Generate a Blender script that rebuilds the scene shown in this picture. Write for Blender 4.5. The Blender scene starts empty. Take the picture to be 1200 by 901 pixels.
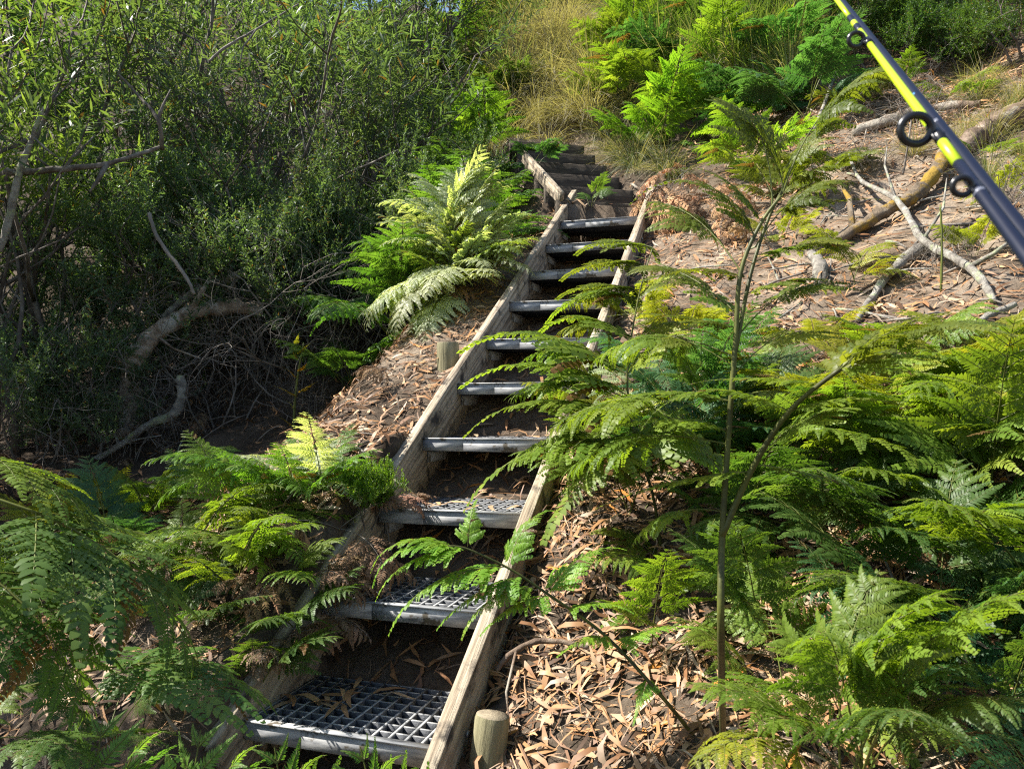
import bpy, math, random
import numpy as np
from mathutils import Vector, Matrix, Euler

random.seed(7)
rng = np.random.default_rng(7)
scene = bpy.context.scene
COL = scene.collection
R = math.radians
V3 = Vector

# ------------------------------------------------------------------ camera model
CAM = V3((0.0, 0.0, 1.6))
FPX = 906.0
PITCH = R(0.917)

def ray(px, py):
    x, y = (px - 600) / FPX, -(py - 450.5) / FPX
    c, s = math.cos(PITCH), math.sin(PITCH)
    return V3((x, c - y * s, s + y * c))

def at(px, py, d):
    """world point seen at photo pixel px,py at forward distance d metres"""
    return CAM + ray(px, py) * d

# ------------------------------------------------------------------ terrain
OX, OY, OZ = -0.806, 2.316, 0.616           # left front corner of the lowest tread
SX, SY = 0.3057, 0.9521                     # the stairs climb along s, t runs to the right
TX, TY = 0.9521, -0.3057
GO, RISE, SW = 0.4285, 0.258, 0.62
SL = RISE / GO
AX, AY = 0.67, 6.70                         # the upper timber steps start here and veer left
S2X, S2Y = -0.2164, 0.9763
T2X, T2Y = 0.9763, 0.2164

def sstep(x):
    x = np.clip(x, 0, 1)
    return x * x * (3 - 2 * x)

_w = np.random.default_rng(3)
_WAVES = [(_w.uniform(0, 6.28), f * _w.uniform(.8, 1.25), _w.uniform(0, 6.28), amp)
          for f, amp, n in ((1.3, .035, 5), (3.5, .016, 6), (9, .007, 8), (21, .003, 8)) for _ in range(n)]

def Hn(x, y):
    x = np.asarray(x, float); y = np.asarray(y, float)
    a = (x - OX) * SX + (y - OY) * SY
    b = (x - OX) * TX + (y - OY) * TY
    k = .35
    ap = -1.05 + k * np.log1p(np.exp(np.clip((a + 1.05) / k, -40, 40)))
    ap = np.where(a > 8, a, ap)
    z = OZ + SL * ap
    z = z + .55 * np.clip(a - 6.1, 0, None) * sstep((14 - a) / 4) + np.where(a > 10, 0, 0)
    be = b + .85 * np.clip((a - 4.3) / 1.6, 0, 1.3)
    # left side falls off into a hollow
    D = np.clip(.14 + .28 * a, .06, .95)
    z = z - D * sstep((-be - .35) / 1.25)
    # right side rises
    v = b - .70
    z = z + np.where(v > 0, .30 * np.clip(v, 0, 1.0) + .05 * np.clip(v - 1, 0, 6), 0) * sstep((a + 3.2) / 2.2)
    z = z + .32 * np.clip(-be - 2.6, 0, 7) * sstep((a + 3) / 3)
    n = 0
    for th, f, ph, amp in _WAVES:
        n = n + amp * np.sin(f * (x * math.cos(th) + y * math.sin(th)) + ph + .6 * np.sin(f * .7 * y + ph))
    n = n * np.clip(.55 + .25 * np.abs(be - .3), .5, 1.6)
    inside = sstep((be + .06) / .06) * sstep((.68 - be) / .06) * sstep((a + .5) / .3) * sstep((4.45 - a) / .1)
    z = z + n * (1 - inside * .5) - .09 - .19 * inside + .24 * sstep((1.5 - a) / .5) * sstep((-b - .0) / .05) * sstep((b + 1.1) / .6)
    # stepped fill behind the upper timber steps
    a2 = (x - AX) * S2X + (y - AY) * S2Y
    b2 = (x - AX) * T2X + (y - AY) * T2Y
    kk = np.floor((a2 + .02) / .35)
    m = sstep((.46 - np.abs(b2)) / .12) * (a2 > -.42) * (a2 < 2.05)
    z = z * (1 - m) + m * (3.40 + .21 * np.clip(kk, -1, 5) - .025 + .25 * n)
    # hill levels out far behind
    z = np.where(z > 14, 14 + (z - 14) * .05, z)
    return z

def H(x, y):
    return float(Hn(x, y))

def G(px, py, dmin=.7, dmax=25):
    """where the sight line through a photo pixel meets the ground"""
    r = ray(px, py); d = dmin
    while d < dmax:
        p = CAM + r * d
        if p.z < H(p.x, p.y):
            return V3((p.x, p.y, H(p.x, p.y)))
        d += .02
    p = CAM + r * dmax
    return V3((p.x, p.y, H(p.x, p.y)))

def stair(a, b, dz=0.0):
    """point on the nosing plane of the staircase"""
    return V3((OX + SX * a + TX * b, OY + SY * a + TY * b, OZ + SL * a + dz))

# ------------------------------------------------------------------ mesh accumulators
class Acc:
    def __init__(self):
        self.v, self.q, self.t, self.m = [], [], [], []
    def quad_strip(self, rows, tint, mat=0):
        """rows of 2 points"""
        i = len(self.v)
        for r in rows:
            self.v.extend(r); self.t.extend((tint, tint))
        for k in range(len(rows) - 1):
            self.q.append((i + 2 * k, i + 2 * k + 1, i + 2 * k + 3, i + 2 * k + 2)); self.m.append(mat)
    def box(self, c, ax, ay, az, tint=.5, mat=0):
        i = len(self.v)
        for sz in (-1, 1):
            for sy in (-1, 1):
                for sx in (-1, 1):
                    self.v.append(c + ax * sx + ay * sy + az * sz); self.t.append(tint)
        for f in ((0, 2, 3, 1), (4, 5, 7, 6), (0, 1, 5, 4), (2, 6, 7, 3), (0, 4, 6, 2), (1, 3, 7, 5)):
            self.q.append(tuple(i + k for k in f)); self.m.append(mat)
    def tube(self, pts, rad, sides=5, tint=.5, mat=0, cap=True, wob=0.0):
        n = len(pts); i = len(self.v)
        T = (pts[1] - pts[0]).normalized()
        N = T.orthogonal().normalized()
        for k in range(n):
            T2 = (pts[min(k + 1, n - 1)] - pts[max(k - 1, 0)])
            if T2.length > 1e-9: T2.normalize()
            else: T2 = T
            N = (N - T2 * N.dot(T2))
            N = N.normalized() if N.length > 1e-6 else T2.orthogonal().normalized()
            B = T2.cross(N); T = T2
            r = rad[k] if hasattr(rad, '__len__') else rad
            for s in range(sides):
                an = 2 * math.pi * s / sides
                rr = r * (1 + (random.uniform(-wob, wob) if wob else 0))
                self.v.append(pts[k] + (N * math.cos(an) + B * math.sin(an)) * rr); self.t.append(tint)
        for k in range(n - 1):
            for s in range(sides):
                s2 = (s + 1) % sides
                self.q.append((i + k * sides + s, i + k * sides + s2, i + (k + 1) * sides + s2, i + (k + 1) * sides + s)); self.m.append(mat)
        if cap and sides > 3:
            for k, fl in ((0, True), (n - 1, False)):
                c = len(self.v); self.v.append(pts[k].copy()); self.t.append(tint)
                b = i + k * sides
                for s in range(0, sides):
                    s2 = (s + 1) % sides
                    self.q.append((c, b + s2, b + s) if fl else (c, b + s, b + s2)); self.m.append(mat)
    def mesh(self, name, mats, smooth=False):
        me = bpy.data.meshes.new(name)
        nv = len(self.v)
        co = np.array([tuple(p) for p in self.v], dtype=np.float32).ravel()
        lt = np.array([len(f) for f in self.q], dtype=np.int32)
        li = np.fromiter((x for f in self.q for x in f), dtype=np.int32, count=int(lt.sum()))
        me.vertices.add(nv); me.vertices.foreach_set('co', co)
        me.loops.add(len(li)); me.loops.foreach_set('vertex_index', li)
        me.polygons.add(len(lt))
        st = np.zeros(len(lt), dtype=np.int32); st[1:] = np.cumsum(lt)[:-1]
        me.polygons.foreach_set('loop_start', st)
        try: me.polygons.foreach_set('loop_total', lt)
        except Exception: pass
        me.polygons.foreach_set('material_index', np.array(self.m, dtype=np.int32))
        if smooth: me.polygons.foreach_set('use_smooth', np.ones(len(lt), dtype=bool))
        at_ = me.attributes.new('tint', 'FLOAT', 'POINT')
        at_.data.foreach_set('value', np.array(self.t, dtype=np.float32))
        for m in mats: me.materials.append(m)
        me.update(calc_edges=True)
        return me

def link(name, me, parent=None, color=None):
    o = bpy.data.objects.new(name, me)
    COL.objects.link(o)
    if parent is not None: o.parent = parent
    if color is not None: o.color = (*color, 1)
    return o

def tag(o, label=None, cat=None, group=None, kind=None):
    if label: o['label'] = label
    if cat: o['category'] = cat
    if group: o['group'] = group
    if kind: o['kind'] = kind
    return o

def thing(name, loc, label, cat, group=None):
    o = bpy.data.objects.new(name, None)
    o.empty_display_size = .1
    COL.objects.link(o); o.location = loc
    return tag(o, label, cat, group)

# ------------------------------------------------------------------ materials
def nt(name):
    m = bpy.data.materials.new(name); m.use_nodes = True
    t = m.node_tree; t.nodes.clear()
    out = t.nodes.new('ShaderNodeOutputMaterial')
    return m, t, out

def N_(t, kind, **kw):
    n = t.nodes.new(kind)
    for k, v in kw.items():
        if k in n.inputs: n.inputs[k].default_value = v
        else: setattr(n, k, v)
    return n

def ramp(t, fac, stops):
    n = t.nodes.new('ShaderNodeValToRGB')
    e = n.color_ramp.elements
    e[0].position, e[0].color = stops[0][0], (*stops[0][1], 1)
    e[1].position, e[1].color = stops[-1][0], (*stops[-1][1], 1)
    for p, c in stops[1:-1]:
        x = e.new(p); x.color = (*c, 1)
    t.links.new(fac, n.inputs[0])
    return n.outputs[0]

def leaf_mat(name, dead=(.15, .085, .035), trans=.5, rough=.46, spec=.36, tgain=(1.6, 1.6, .5)):
    m, t, out = nt(name)
    L = t.links.new
    oi = N_(t, 'ShaderNodeObjectInfo')
    at_ = N_(t, 'ShaderNodeAttribute', attribute_name='tint')
    hs = N_(t, 'ShaderNodeHueSaturation')
    mr = N_(t, 'ShaderNodeMapRange'); mr.inputs['To Min'].default_value = .6; mr.inputs['To Max'].default_value = 1.4
    L(at_.outputs['Fac'], mr.inputs['Value'])
    mh = N_(t, 'ShaderNodeMapRange'); mh.inputs['To Min'].default_value = .525; mh.inputs['To Max'].default_value = .48
    L(at_.outputs['Fac'], mh.inputs['Value'])
    L(oi.outputs['Color'], hs.inputs['Color']); L(mr.outputs[0], hs.inputs['Value']); L(mh.outputs[0], hs.inputs['Hue'])
    gt = N_(t, 'ShaderNodeMath', operation='GREATER_THAN'); gt.inputs[1].default_value = 1.5
    L(at_.outputs['Fac'], gt.inputs[0])
    mx = N_(t, 'ShaderNodeMix', data_type='RGBA')
    L(gt.outputs[0], mx.inputs[0]); L(hs.outputs[0], mx.inputs[6]); mx.inputs[7].default_value = (*dead, 1)
    bs = N_(t, 'ShaderNodeBsdfPrincipled', Roughness=rough)
    bs.inputs['Specular IOR Level'].default_value = spec
    L(mx.outputs[2], bs.inputs['Base Color'])
    tr = N_(t, 'ShaderNodeBsdfTranslucent')
    mg = N_(t, 'ShaderNodeMix', data_type='RGBA', blend_type='MULTIPLY'); mg.inputs[0].default_value = 1
    L(mx.outputs[2], mg.inputs[6]); mg.inputs[7].default_value = (*tgain, 1)
    L(mg.outputs[2], tr.inputs['Color'])
    ms = N_(t, 'ShaderNodeMixShader'); ms.inputs[0].default_value = trans
    L(bs.outputs[0], ms.inputs[1]); L(tr.outputs[0], ms.inputs[2]); L(ms.outputs[0], out.inputs[0])
    return m

def simple_mat(name, stops, scale=8, rough=.75, spec=.3, stretch=(1, 1, 1), bump=.3, detail=6, coord='Object', second=None, bscale=None):
    m, t, out = nt(name)
    L = t.links.new
    tc = N_(t, 'ShaderNodeTexCoord'); mp = N_(t, 'ShaderNodeMapping'); mp.inputs['Scale'].default_value = stretch
    L(tc.outputs[coord], mp.inputs[0])
    no = N_(t, 'ShaderNodeTexNoise', Scale=scale, Detail=detail, Roughness=.65)
    L(mp.outputs[0], no.inputs['Vector'])
    col = ramp(t, no.outputs[0], stops)
    if second:
        n2 = N_(t, 'ShaderNodeTexNoise', Scale=second['scale'], Detail=5, Roughness=.6)
        L(tc.outputs[coord], n2.inputs['Vector'])
        f = ramp(t, n2.outputs[0], [(second['lo'], (0, 0, 0)), (second['hi'], (1, 1, 1))])
        mx = N_(t, 'ShaderNodeMix', data_type='RGBA')
        L(f, mx.inputs[0]); L(col, mx.inputs[6]); mx.inputs[7].default_value = (*second['color'], 1)
        col = mx.outputs[2]
    bs = N_(t, 'ShaderNodeBsdfPrincipled', Roughness=rough)
    bs.inputs['Specular IOR Level'].default_value = spec
    L(col, bs.inputs['Base Color'])
    if bump:
        nb = N_(t, 'ShaderNodeTexNoise', Scale=bscale or scale * 3, Detail=6, Roughness=.7)
        L(mp.outputs[0], nb.inputs['Vector'])
        bu = N_(t, 'ShaderNodeBump', Strength=bump, Distance=.02)
        L(nb.outputs[0], bu.inputs['Height']); L(bu.outputs[0], bs.inputs['Normal'])
    L(bs.outputs[0], out.inputs[0])
    return m

M = {}
M['leaf'] = leaf_mat('leaf_green')
M['grass'] = leaf_mat('grass_blade', dead=(.36, .32, .22), trans=.3, rough=.5, spec=.3)
M['dead'] = leaf_mat('dead_leaf', dead=(.16, .1, .06), trans=.15, rough=.8, spec=.15, tgain=(1.1, .9, .6))
M['stalk'] = simple_mat('fern_stalk', [(.3, (.05, .06, .012)), (.7, (.14, .16, .03))], scale=6, rough=.5, bump=0)
M['darkstalk'] = simple_mat('dark_fern_stem', [(.32, (.022, .02, .012)), (.5, (.06, .065, .018)), (.7, (.14, .15, .03))], scale=7, rough=.5, bump=.1)
M['bark'] = simple_mat('grey_bark', [(.3, (.05, .04, .033)), (.5, (.13, .11, .095)), (.7, (.26, .24, .21))], scale=14, stretch=(1, 1, .5), rough=.9, bump=.6)
M['twig'] = simple_mat('dry_twig', [(.3, (.09, .075, .06)), (.7, (.26, .23, .2))], scale=9, rough=.85, bump=.2)
M['brownlog'] = simple_mat('brown_log', [(.3, (.06, .04, .03)), (.5, (.17, .12, .085)), (.72, (.32, .25, .19))], scale=10, rough=.9, bump=.8,
                           second=dict(scale=5, lo=.52, hi=.62, color=(.33, .3, .25)))
M['palelog'] = simple_mat('pale_log', [(.3, (.12, .085, .06)), (.5, (.3, .23, .17)), (.72, (.5, .43, .35))], scale=12, rough=.9, bump=.9, second=dict(scale=6, lo=.5, hi=.6, color=(.4, .38, .34)))
M['mosslog'] = simple_mat('mossy_log', [(.3, (.06, .045, .03)), (.5, (.17, .13, .09)), (.72, (.3, .25, .19))], scale=10, rough=.95, bump=1,
                          second=dict(scale=6, lo=.45, hi=.55, color=(.27, .17, .025)))
M['lichenlog'] = simple_mat('lichen_branch', [(.3, (.08, .07, .06)), (.5, (.24, .22, .19)), (.7, (.42, .41, .35))], scale=16, rough=.95, bump=.9,
                            second=dict(scale=11, lo=.55, hi=.62, color=(.3, .33, .2)))
M['timber'] = simple_mat('weathered_timber', [(.28, (.07, .055, .04)), (.43, (.24, .19, .135)), (.57, (.42, .35, .26)), (.78, (.54, .47, .37))],
                         scale=6, stretch=(.35, 7, 7), rough=.85, bump=.5, second=dict(scale=9, lo=.53, hi=.66, color=(.05, .042, .036)))
M['sleeper'] = simple_mat('dark_sleeper', [(.3, (.025, .02, .016)), (.55, (.075, .06, .045)), (.8, (.16, .13, .1))],
                          scale=6, stretch=(.5, 7, 7), rough=.9, bump=.5)
M['postwood'] = simple_mat('treated_post', [(.3, (.11, .1, .055)), (.5, (.22, .2, .115)), (.75, (.32, .29, .18))], scale=5, stretch=(9, 9, .6), rough=.75, bump=.35)
M['postend'] = simple_mat('post_end_grain', [(.3, (.16, .13, .09)), (.7, (.36, .3, .21))], scale=30, rough=.9, bump=.5)
M['grating'] = simple_mat('grey_grating', [(.3, (.045, .048, .056)), (.55, (.075, .08, .09)), (.8, (.12, .12, .12))], scale=22, rough=.65, bump=.35, bscale=140)  # bar colour kept dark to paint the shade on the cell walls
def wear_and_shade(m, stops):  # pale worn tops only; side walls keep their painted shade
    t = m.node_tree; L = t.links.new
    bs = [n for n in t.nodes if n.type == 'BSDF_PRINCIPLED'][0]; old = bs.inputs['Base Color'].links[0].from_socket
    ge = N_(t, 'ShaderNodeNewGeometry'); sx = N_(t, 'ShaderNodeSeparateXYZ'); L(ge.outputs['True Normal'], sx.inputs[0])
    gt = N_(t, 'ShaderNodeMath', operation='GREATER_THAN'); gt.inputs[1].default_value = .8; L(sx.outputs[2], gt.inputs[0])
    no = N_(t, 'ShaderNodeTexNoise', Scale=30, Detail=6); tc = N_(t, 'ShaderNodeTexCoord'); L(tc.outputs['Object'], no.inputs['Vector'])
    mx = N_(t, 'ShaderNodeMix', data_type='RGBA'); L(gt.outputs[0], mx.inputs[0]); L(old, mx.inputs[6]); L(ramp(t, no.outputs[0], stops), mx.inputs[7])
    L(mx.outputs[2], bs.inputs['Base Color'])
wear_and_shade(M['grating'], [(.3, (.12, .125, .13)), (.5, (.28, .285, .29)), (.7, (.45, .445, .43))])
M['nosing'] = simple_mat('grey_nosing', [(.3, (.09, .095, .105)), (.45, (.27, .275, .285)), (.6, (.4, .4, .395)), (.75, (.52, .51, .49))], scale=45, stretch=(.22, 1, 1), rough=.6, bump=.06, bscale=220,
                         second=dict(scale=14, lo=.6, hi=.66, color=(.1, .085, .065)))
def flat(name, c, rough=.4, spec=.5, metal=0, coat=0):
    m, t, out = nt(name)
    bs = N_(t, 'ShaderNodeBsdfPrincipled', Roughness=rough, Metallic=metal)
    bs.inputs['Base Color'].default_value = (*c, 1); bs.inputs['Specular IOR Level'].default_value = spec
    bs.inputs['Coat Weight'].default_value = coat
    no = N_(t, 'ShaderNodeTexNoise', Scale=60, Detail=3)
    mr = N_(t, 'ShaderNodeMapRange'); mr.inputs['To Min'].default_value = rough * .8; mr.inputs['To Max'].default_value = rough * 1.25
    t.links.new(no.outputs[0], mr.inputs[0]); t.links.new(mr.outputs[0], bs.inputs['Roughness'])
    t.links.new(bs.outputs[0], out.inputs[0])
    return m
M['blank'] = flat('navy_rod_blank', (.006, .008, .02), .36, .35, 0, 0)
M['lime'] = flat('lime_rod_paint', (.36, .5, .012), .34, .4, 0, .1)
M['black'] = flat('black_guide', (.012, .012, .014), .3)
M['silver'] = flat('silver_wrap', (.12, .13, .17), .4, .5, .1)
M['blue'] = flat('blue_wrap', (.03, .2, .5), .4)
M['sheet'] = flat('dark_shade_sheet', (.02, .02, .022), .8, .2)  # near black, stands in for shade below the gratings
M['cork'] = simple_mat('cork_grip', [(.3, (.25, .16, .09)), (.7, (.45, .32, .2))], scale=60, rough=.9, bump=.2)
M['bolt'] = flat('galvanised_bolt', (.3, .3, .3), .5, .5, .8)

# litter: colour from each leaf's own tint
def litter_mat():
    m, t, out = nt('dry_gum_leaf'); L = t.links.new
    at_ = N_(t, 'ShaderNodeAttribute', attribute_name='tint')
    col = ramp(t, at_.outputs['Fac'], [(0, (.03, .019, .012)), (.2, (.1, .05, .024)), (.38, (.22, .105, .045)), (.56, (.38, .2, .085)), (.7, (.26, .155, .085)), (.8, (.28, .215, .155)), (.92, (.5, .31, .15)), (1, (.42, .17, .035))])
    no = N_(t, 'ShaderNodeTexNoise', Scale=45, Detail=3)
    tc = N_(t, 'ShaderNodeTexCoord'); L(tc.outputs['Object'], no.inputs['Vector'])
    hs = N_(t, 'ShaderNodeHueSaturation'); mr = N_(t, 'ShaderNodeMapRange'); mr.inputs['To Min'].default_value = .65; mr.inputs['To Max'].default_value = 1.3
    L(no.outputs[0], mr.inputs[0]); L(mr.outputs[0], hs.inputs['Value']); L(col, hs.inputs['Color'])
    bs = N_(t, 'ShaderNodeBsdfPrincipled', Roughness=.55); bs.inputs['Specular IOR Level'].default_value = .35
    L(hs.outputs[0], bs.inputs['Base Color'])
    L(bs.outputs[0], out.inputs[0])
    return m
M['litter'] = litter_mat()

def ground_mat():
    m, t, out = nt('sandy_soil'); L = t.links.new
    tc = N_(t, 'ShaderNodeTexCoord')
    n1 = N_(t, 'ShaderNodeTexNoise', Scale=3.5, Detail=8, Roughness=.7); L(tc.outputs['Object'], n1.inputs['Vector'])
    n2 = N_(t, 'ShaderNodeTexNoise', Scale=55, Detail=6, Roughness=.75); L(tc.outputs['Object'], n2.inputs['Vector'])
    sand = ramp(t, n1.outputs[0], [(.3, (.07, .05, .034)), (.45, (.18, .135, .095)), (.58, (.3, .24, .18)), (.75, (.4, .34, .275))])
    hum = ramp(t, n1.outputs[0], [(.3, (.035, .026, .02)), (.7, (.1, .075, .055))])
    at_ = N_(t, 'ShaderNodeAttribute', attribute_name='sand')
    mx = N_(t, 'ShaderNodeMix', data_type='RGBA'); L(at_.outputs['Fac'], mx.inputs[0]); L(hum, mx.inputs[6]); L(sand, mx.inputs[7])
    hs = N_(t, 'ShaderNodeHueSaturation'); mr = N_(t, 'ShaderNodeMapRange'); mr.inputs['To Min'].default_value = .45; mr.inputs['To Max'].default_value = 1.5
    L(n2.outputs[0], mr.inputs[0]); L(mr.outputs[0], hs.inputs['Value']); L(mx.outputs[2], hs.inputs['Color'])
    bs = N_(t, 'ShaderNodeBsdfPrincipled', Roughness=.95); bs.inputs['Specular IOR Level'].default_value = .1
    L(hs.outputs[0], bs.inputs['Base Color'])
    bu = N_(t, 'ShaderNodeBump', Strength=.8, Distance=.02); L(n2.outputs[0], bu.inputs['Height']); L(bu.outputs[0], bs.inputs['Normal'])
    L(bs.outputs[0], out.inputs[0])
    return m
M['ground'] = ground_mat()

# ------------------------------------------------------------------ ground sheet
def axis(lo, hi, step, far_lo, far_hi):
    c = np.arange(lo, hi, step)
    l = lo - np.cumsum(step * 1.25 ** np.arange(1, 60)); l = l[l > far_lo][::-1]
    r = c[-1] + np.cumsum(step * 1.25 ** np.arange(1, 60)); r = r[r < far_hi]
    return np.concatenate(([far_lo], l, c, r, [far_hi]))
gx = axis(-4.5, 6.5, .05, -150, 150); gy = axis(.8, 12, .05, -150, 150)
X, Y = np.meshgrid(gx, gy)
Z = Hn(X, Y)
me = bpy.data.meshes.new('hillside_ground')
nx, ny = len(gx), len(gy)
co = np.stack([X, Y, Z], -1).reshape(-1, 3)
idx = np.arange(nx * ny).reshape(ny, nx)
quads = np.stack([idx[:-1, :-1], idx[:-1, 1:], idx[1:, 1:], idx[1:, :-1]], -1).reshape(-1, 4)
me.vertices.add(nx * ny); me.vertices.foreach_set('co', co.astype(np.float32).ravel())
me.loops.add(quads.size); me.loops.foreach_set('vertex_index', quads.astype(np.int32).ravel())
me.polygons.add(len(quads)); me.polygons.foreach_set('loop_start', np.arange(0, quads.size, 4, dtype=np.int32))
me.polygons.foreach_set('use_smooth', np.ones(len(quads), dtype=bool))
aa = (X - OX) * SX + (Y - OY) * SY; bb = (X - OX) * TX + (Y - OY) * TY
sand = .25 + .75 * sstep((bb - .8) / .8) * sstep((aa - 1.2) / 1.5)
sand = np.maximum(sand, .75 * sstep((bb + 1.6) / .8) * sstep((aa - 1.4) / .8) * sstep((4.4 - aa) / .5))
sand = np.maximum(sand, .8 * sstep((aa - 5.4) / .8) * sstep((1.2 - np.abs(bb + .3)) / .5))
sand = sand * (1 - .75 * sstep((-bb - 1.2) / .6))
sand = np.where(bb > 0, sand * (1 - .6 * sstep((aa - 4.4) / 1.2)), sand)
s_ = me.attributes.new('sand', 'FLOAT', 'POINT'); s_.data.foreach_set('value', sand.astype(np.float32).ravel())
me.materials.append(M['ground']); me.update(calc_edges=True)
ground = link('hillside_terrain', me); tag(ground, kind='structure')

# ------------------------------------------------------------------ ferns
def bend(T, N, S, ang):
    c, s = math.cos(ang), math.sin(ang)
    return T * c - N * s, N * c + T * s

def pinnule(acc, p, T, N, L, W, tint):
    S = T.cross(N)
    dz = N * (-.12 * L)
    acc.quad_strip([(p - S * W * .38, p + S * W * .38),
                    (p + T * L * .5 - S * W * .5 + N * .04 * L, p + T * L * .5 + S * W * .5 + N * .04 * L),
                    (p + T * L + dz - S * W * .1, p + T * L + dz + S * W * .1)], tint, 0)

def comb(acc, p0, T, N, L, lvl, P, rr, r0, tint):
    """lvl 1 carries pinnules; higher levels carry combs"""
    seg = P['seg'][lvl]; dr = P['droop'][lvl] * rr.uniform(.7, 1.35)
    t0 = P['t0'][lvl]; curl = P.get('curl', {}).get(lvl, 0)
    pts, Ts, Ns = [p0], [T], [N]
    sway = rr.uniform(-.25, .25)
    for i in range(seg):
        f = (i + .5) / seg
        S = T.cross(N)
        T, N = bend(T, N, S, (dr * (.4 + 1.2 * f) + curl * (f ** 3) * 3) / seg)
        T = (T + S * sway / seg).normalized(); N = (N - T * N.dot(T)).normalized()
        pts.append(pts[-1] + T * (L / seg)); Ts.append(T); Ns.append(N)
    if lvl >= 2 or r0 > .0006:
        acc.tube(pts, [r0 * (1 - .8 * k / seg) for k in range(seg + 1)], 4 if lvl >= P['top'] else 3, tint, 1 if lvl >= P['top'] - 1 else 0, cap=False)
    m = P['pairs'][lvl]
    if lvl == 1: m = max(3, int(m * min(1, L / P['ref1'] + .25)))
    for i in range(m):
        u = (i + .5) / m
        t = t0 + (1 - t0) * (u ** P['pack'][lvl])
        x = t * seg; k = min(int(x), seg - 1); f = x - k
        p = pts[k].lerp(pts[k + 1], f); T, N = Ts[k + 1], Ns[k + 1]; S = T.cross(N)
        for side in (-1, 1):
            a = P['ang'][lvl] * (1 - .45 * u) * rr.uniform(.9, 1.1)
            d = (T * math.cos(a) + S * side * math.sin(a) + N * rr.uniform(-.08, .1) * P['rough']).normalized()
            nn = N + S * side * P['cup'] * rr.uniform(.3, 1.2) + T * rr.uniform(-.2, .2) * P['rough']
            nn = (nn - d * nn.dot(d)).normalized()
            l = L * P['ratio'][lvl] * P['prof'][lvl](u) * rr.uniform(.82, 1.12)
            tt = tint + rr.uniform(-.08, .08) if lvl < P['top'] else min(1, max(0, rr.gauss(.5, .16)))
            if lvl == P['top'] and rr.random() < P.get('deadp', .03): tt = 1.7
            if lvl == 1:
                W = L * (1 - t0) / m * P.get('fill1', 1.05)
                pinnule(acc, p, d, nn, l, W, tt)
            elif lvl == 2 and l < P['minsec']:
                W = L * (1 - t0) / m * P['fill']
                pinnule(acc, p, d, nn, l, W, tt)
            else:
                comb(acc, p + S * side * r0 * .3, d, nn, l, lvl - 1, P, rr, r0 * .42, tt)

tri = dict(top=3, seg={3: 10, 2: 6, 1: 3}, droop={3: .9, 2: .55, 1: .2}, t0={3: .34, 2: .06, 1: .04}, pairs={3: 10, 2: 15, 1: 7},
           pack={3: .85, 2: .95, 1: 1}, ang={3: 1.15, 2: 1.15, 1: 1.25}, ratio={3: .46, 2: .25, 1: .24},
           prof={3: lambda u: (1 - u) ** .9 + .05, 2: lambda u: (1 - u) ** 1.15 + .1, 1: lambda u: 1 - .65 * u},
           cup=.16, rough=1.3, fill=.86, minsec=.052, ref1=.08)
lance = dict(tri, seg={3: 10, 2: 6, 1: 3}, top=2, droop={2: 1.0, 1: .6}, t0={2: .22, 1: .05}, pairs={2: 17, 1: 13}, pack={2: .9, 1: 1},
             ang={2: 1.25, 1: 1.2}, ratio={2: .34, 1: .17}, prof={2: lambda u: (1 - u) ** .75 * (min(1, .55 + 3 * u)) + .04, 1: lambda u: (1 - u) ** .8 + .15},
             minsec=.0, ref1=.12, fill=.74, fill1=.8)
lance['seg'] = {2: 10, 1: 5}
pin = dict(tri, top=2, seg={2: 10, 1: 4}, droop={2: .75, 1: .35}, t0={2: .05, 1: .05}, pairs={2: 26, 1: 9}, pack={2: 1.0, 1: 1}, ang={2: 1.2, 1: 1.2}, fill=.82,
           ratio={2: .27, 1: .22}, prof={2: lambda u: max(.07, (1 - u * 1.25)) if u < .72 else .085 * (1.35 - u), 1: lambda u: 1 - .7 * u}, minsec=.035, ref1=.1)
curlp = dict(lance, droop={2: 3.6, 1: 1.6}, rough=2.5, cup=.5)

def frond_mesh(name, P, seed, r0, mats, **kw):
    rr = random.Random(seed); acc = Acc()
    P = dict(P, **kw)
    comb(acc, V3((0, 0, 0)), V3((0, 1, 0)), V3((0, 0, 1)), 1.0, P['top'], P, rr, r0, .5)
    me = acc.mesh(name, mats)
    # remember where the tip is
    pts = np.array([tuple(v) for v in acc.v])
    k = int(np.argmax(np.linalg.norm(pts, axis=1)))
    me['tip'] = [float(x) for x in pts[k]]
    return me

LM = [M['leaf'], M['stalk']]
DM = [M['dead'], M['twig']]
TRI = [frond_mesh('frond', tri, 11 + i, .006, LM, droop={3: d, 2: e, 1: .25}, ratio={3: r_, 2: .23, 1: .25}, pairs={3: p_, 2: 17, 1: 6}, deadp=.012 * (i % 3)) for i, (d, e, r_, p_) in enumerate(((.5, .5, .46, 10), (.8, .8, .5, 9), (1.1, .6, .42, 12), (1.4, .9, .48, 10), (.9, 1.1, .38, 11), (1.2, .4, .52, 8), (.7, .7, .44, 11)))]
LANCE = [frond_mesh('frond', lance, 31 + i, .005, LM, droop={2: d, 1: .6}) for i, d in enumerate((.7, 1.0, 1.3, 1.6))]
PIN2 = [frond_mesh('pinna', pin, 151 + i, .0045, LM, droop={2: d, 1: .5}, ratio={2: .36, 1: .22}, fill=.95, minsec=.07, prof={2: lambda u: max(.19, (1 - u * 1.2)) if u < .7 else .3 * (1.3 - u), 1: lambda u: 1 - .7 * u}) for i, d in enumerate((.6, .9, 1.2))]
PIN = [frond_mesh('pinna', pin, 51 + i, .0045, LM, droop={2: d, 1: .35}) for i, d in enumerate((.45, .75, 1.05, 1.35))]
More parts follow.
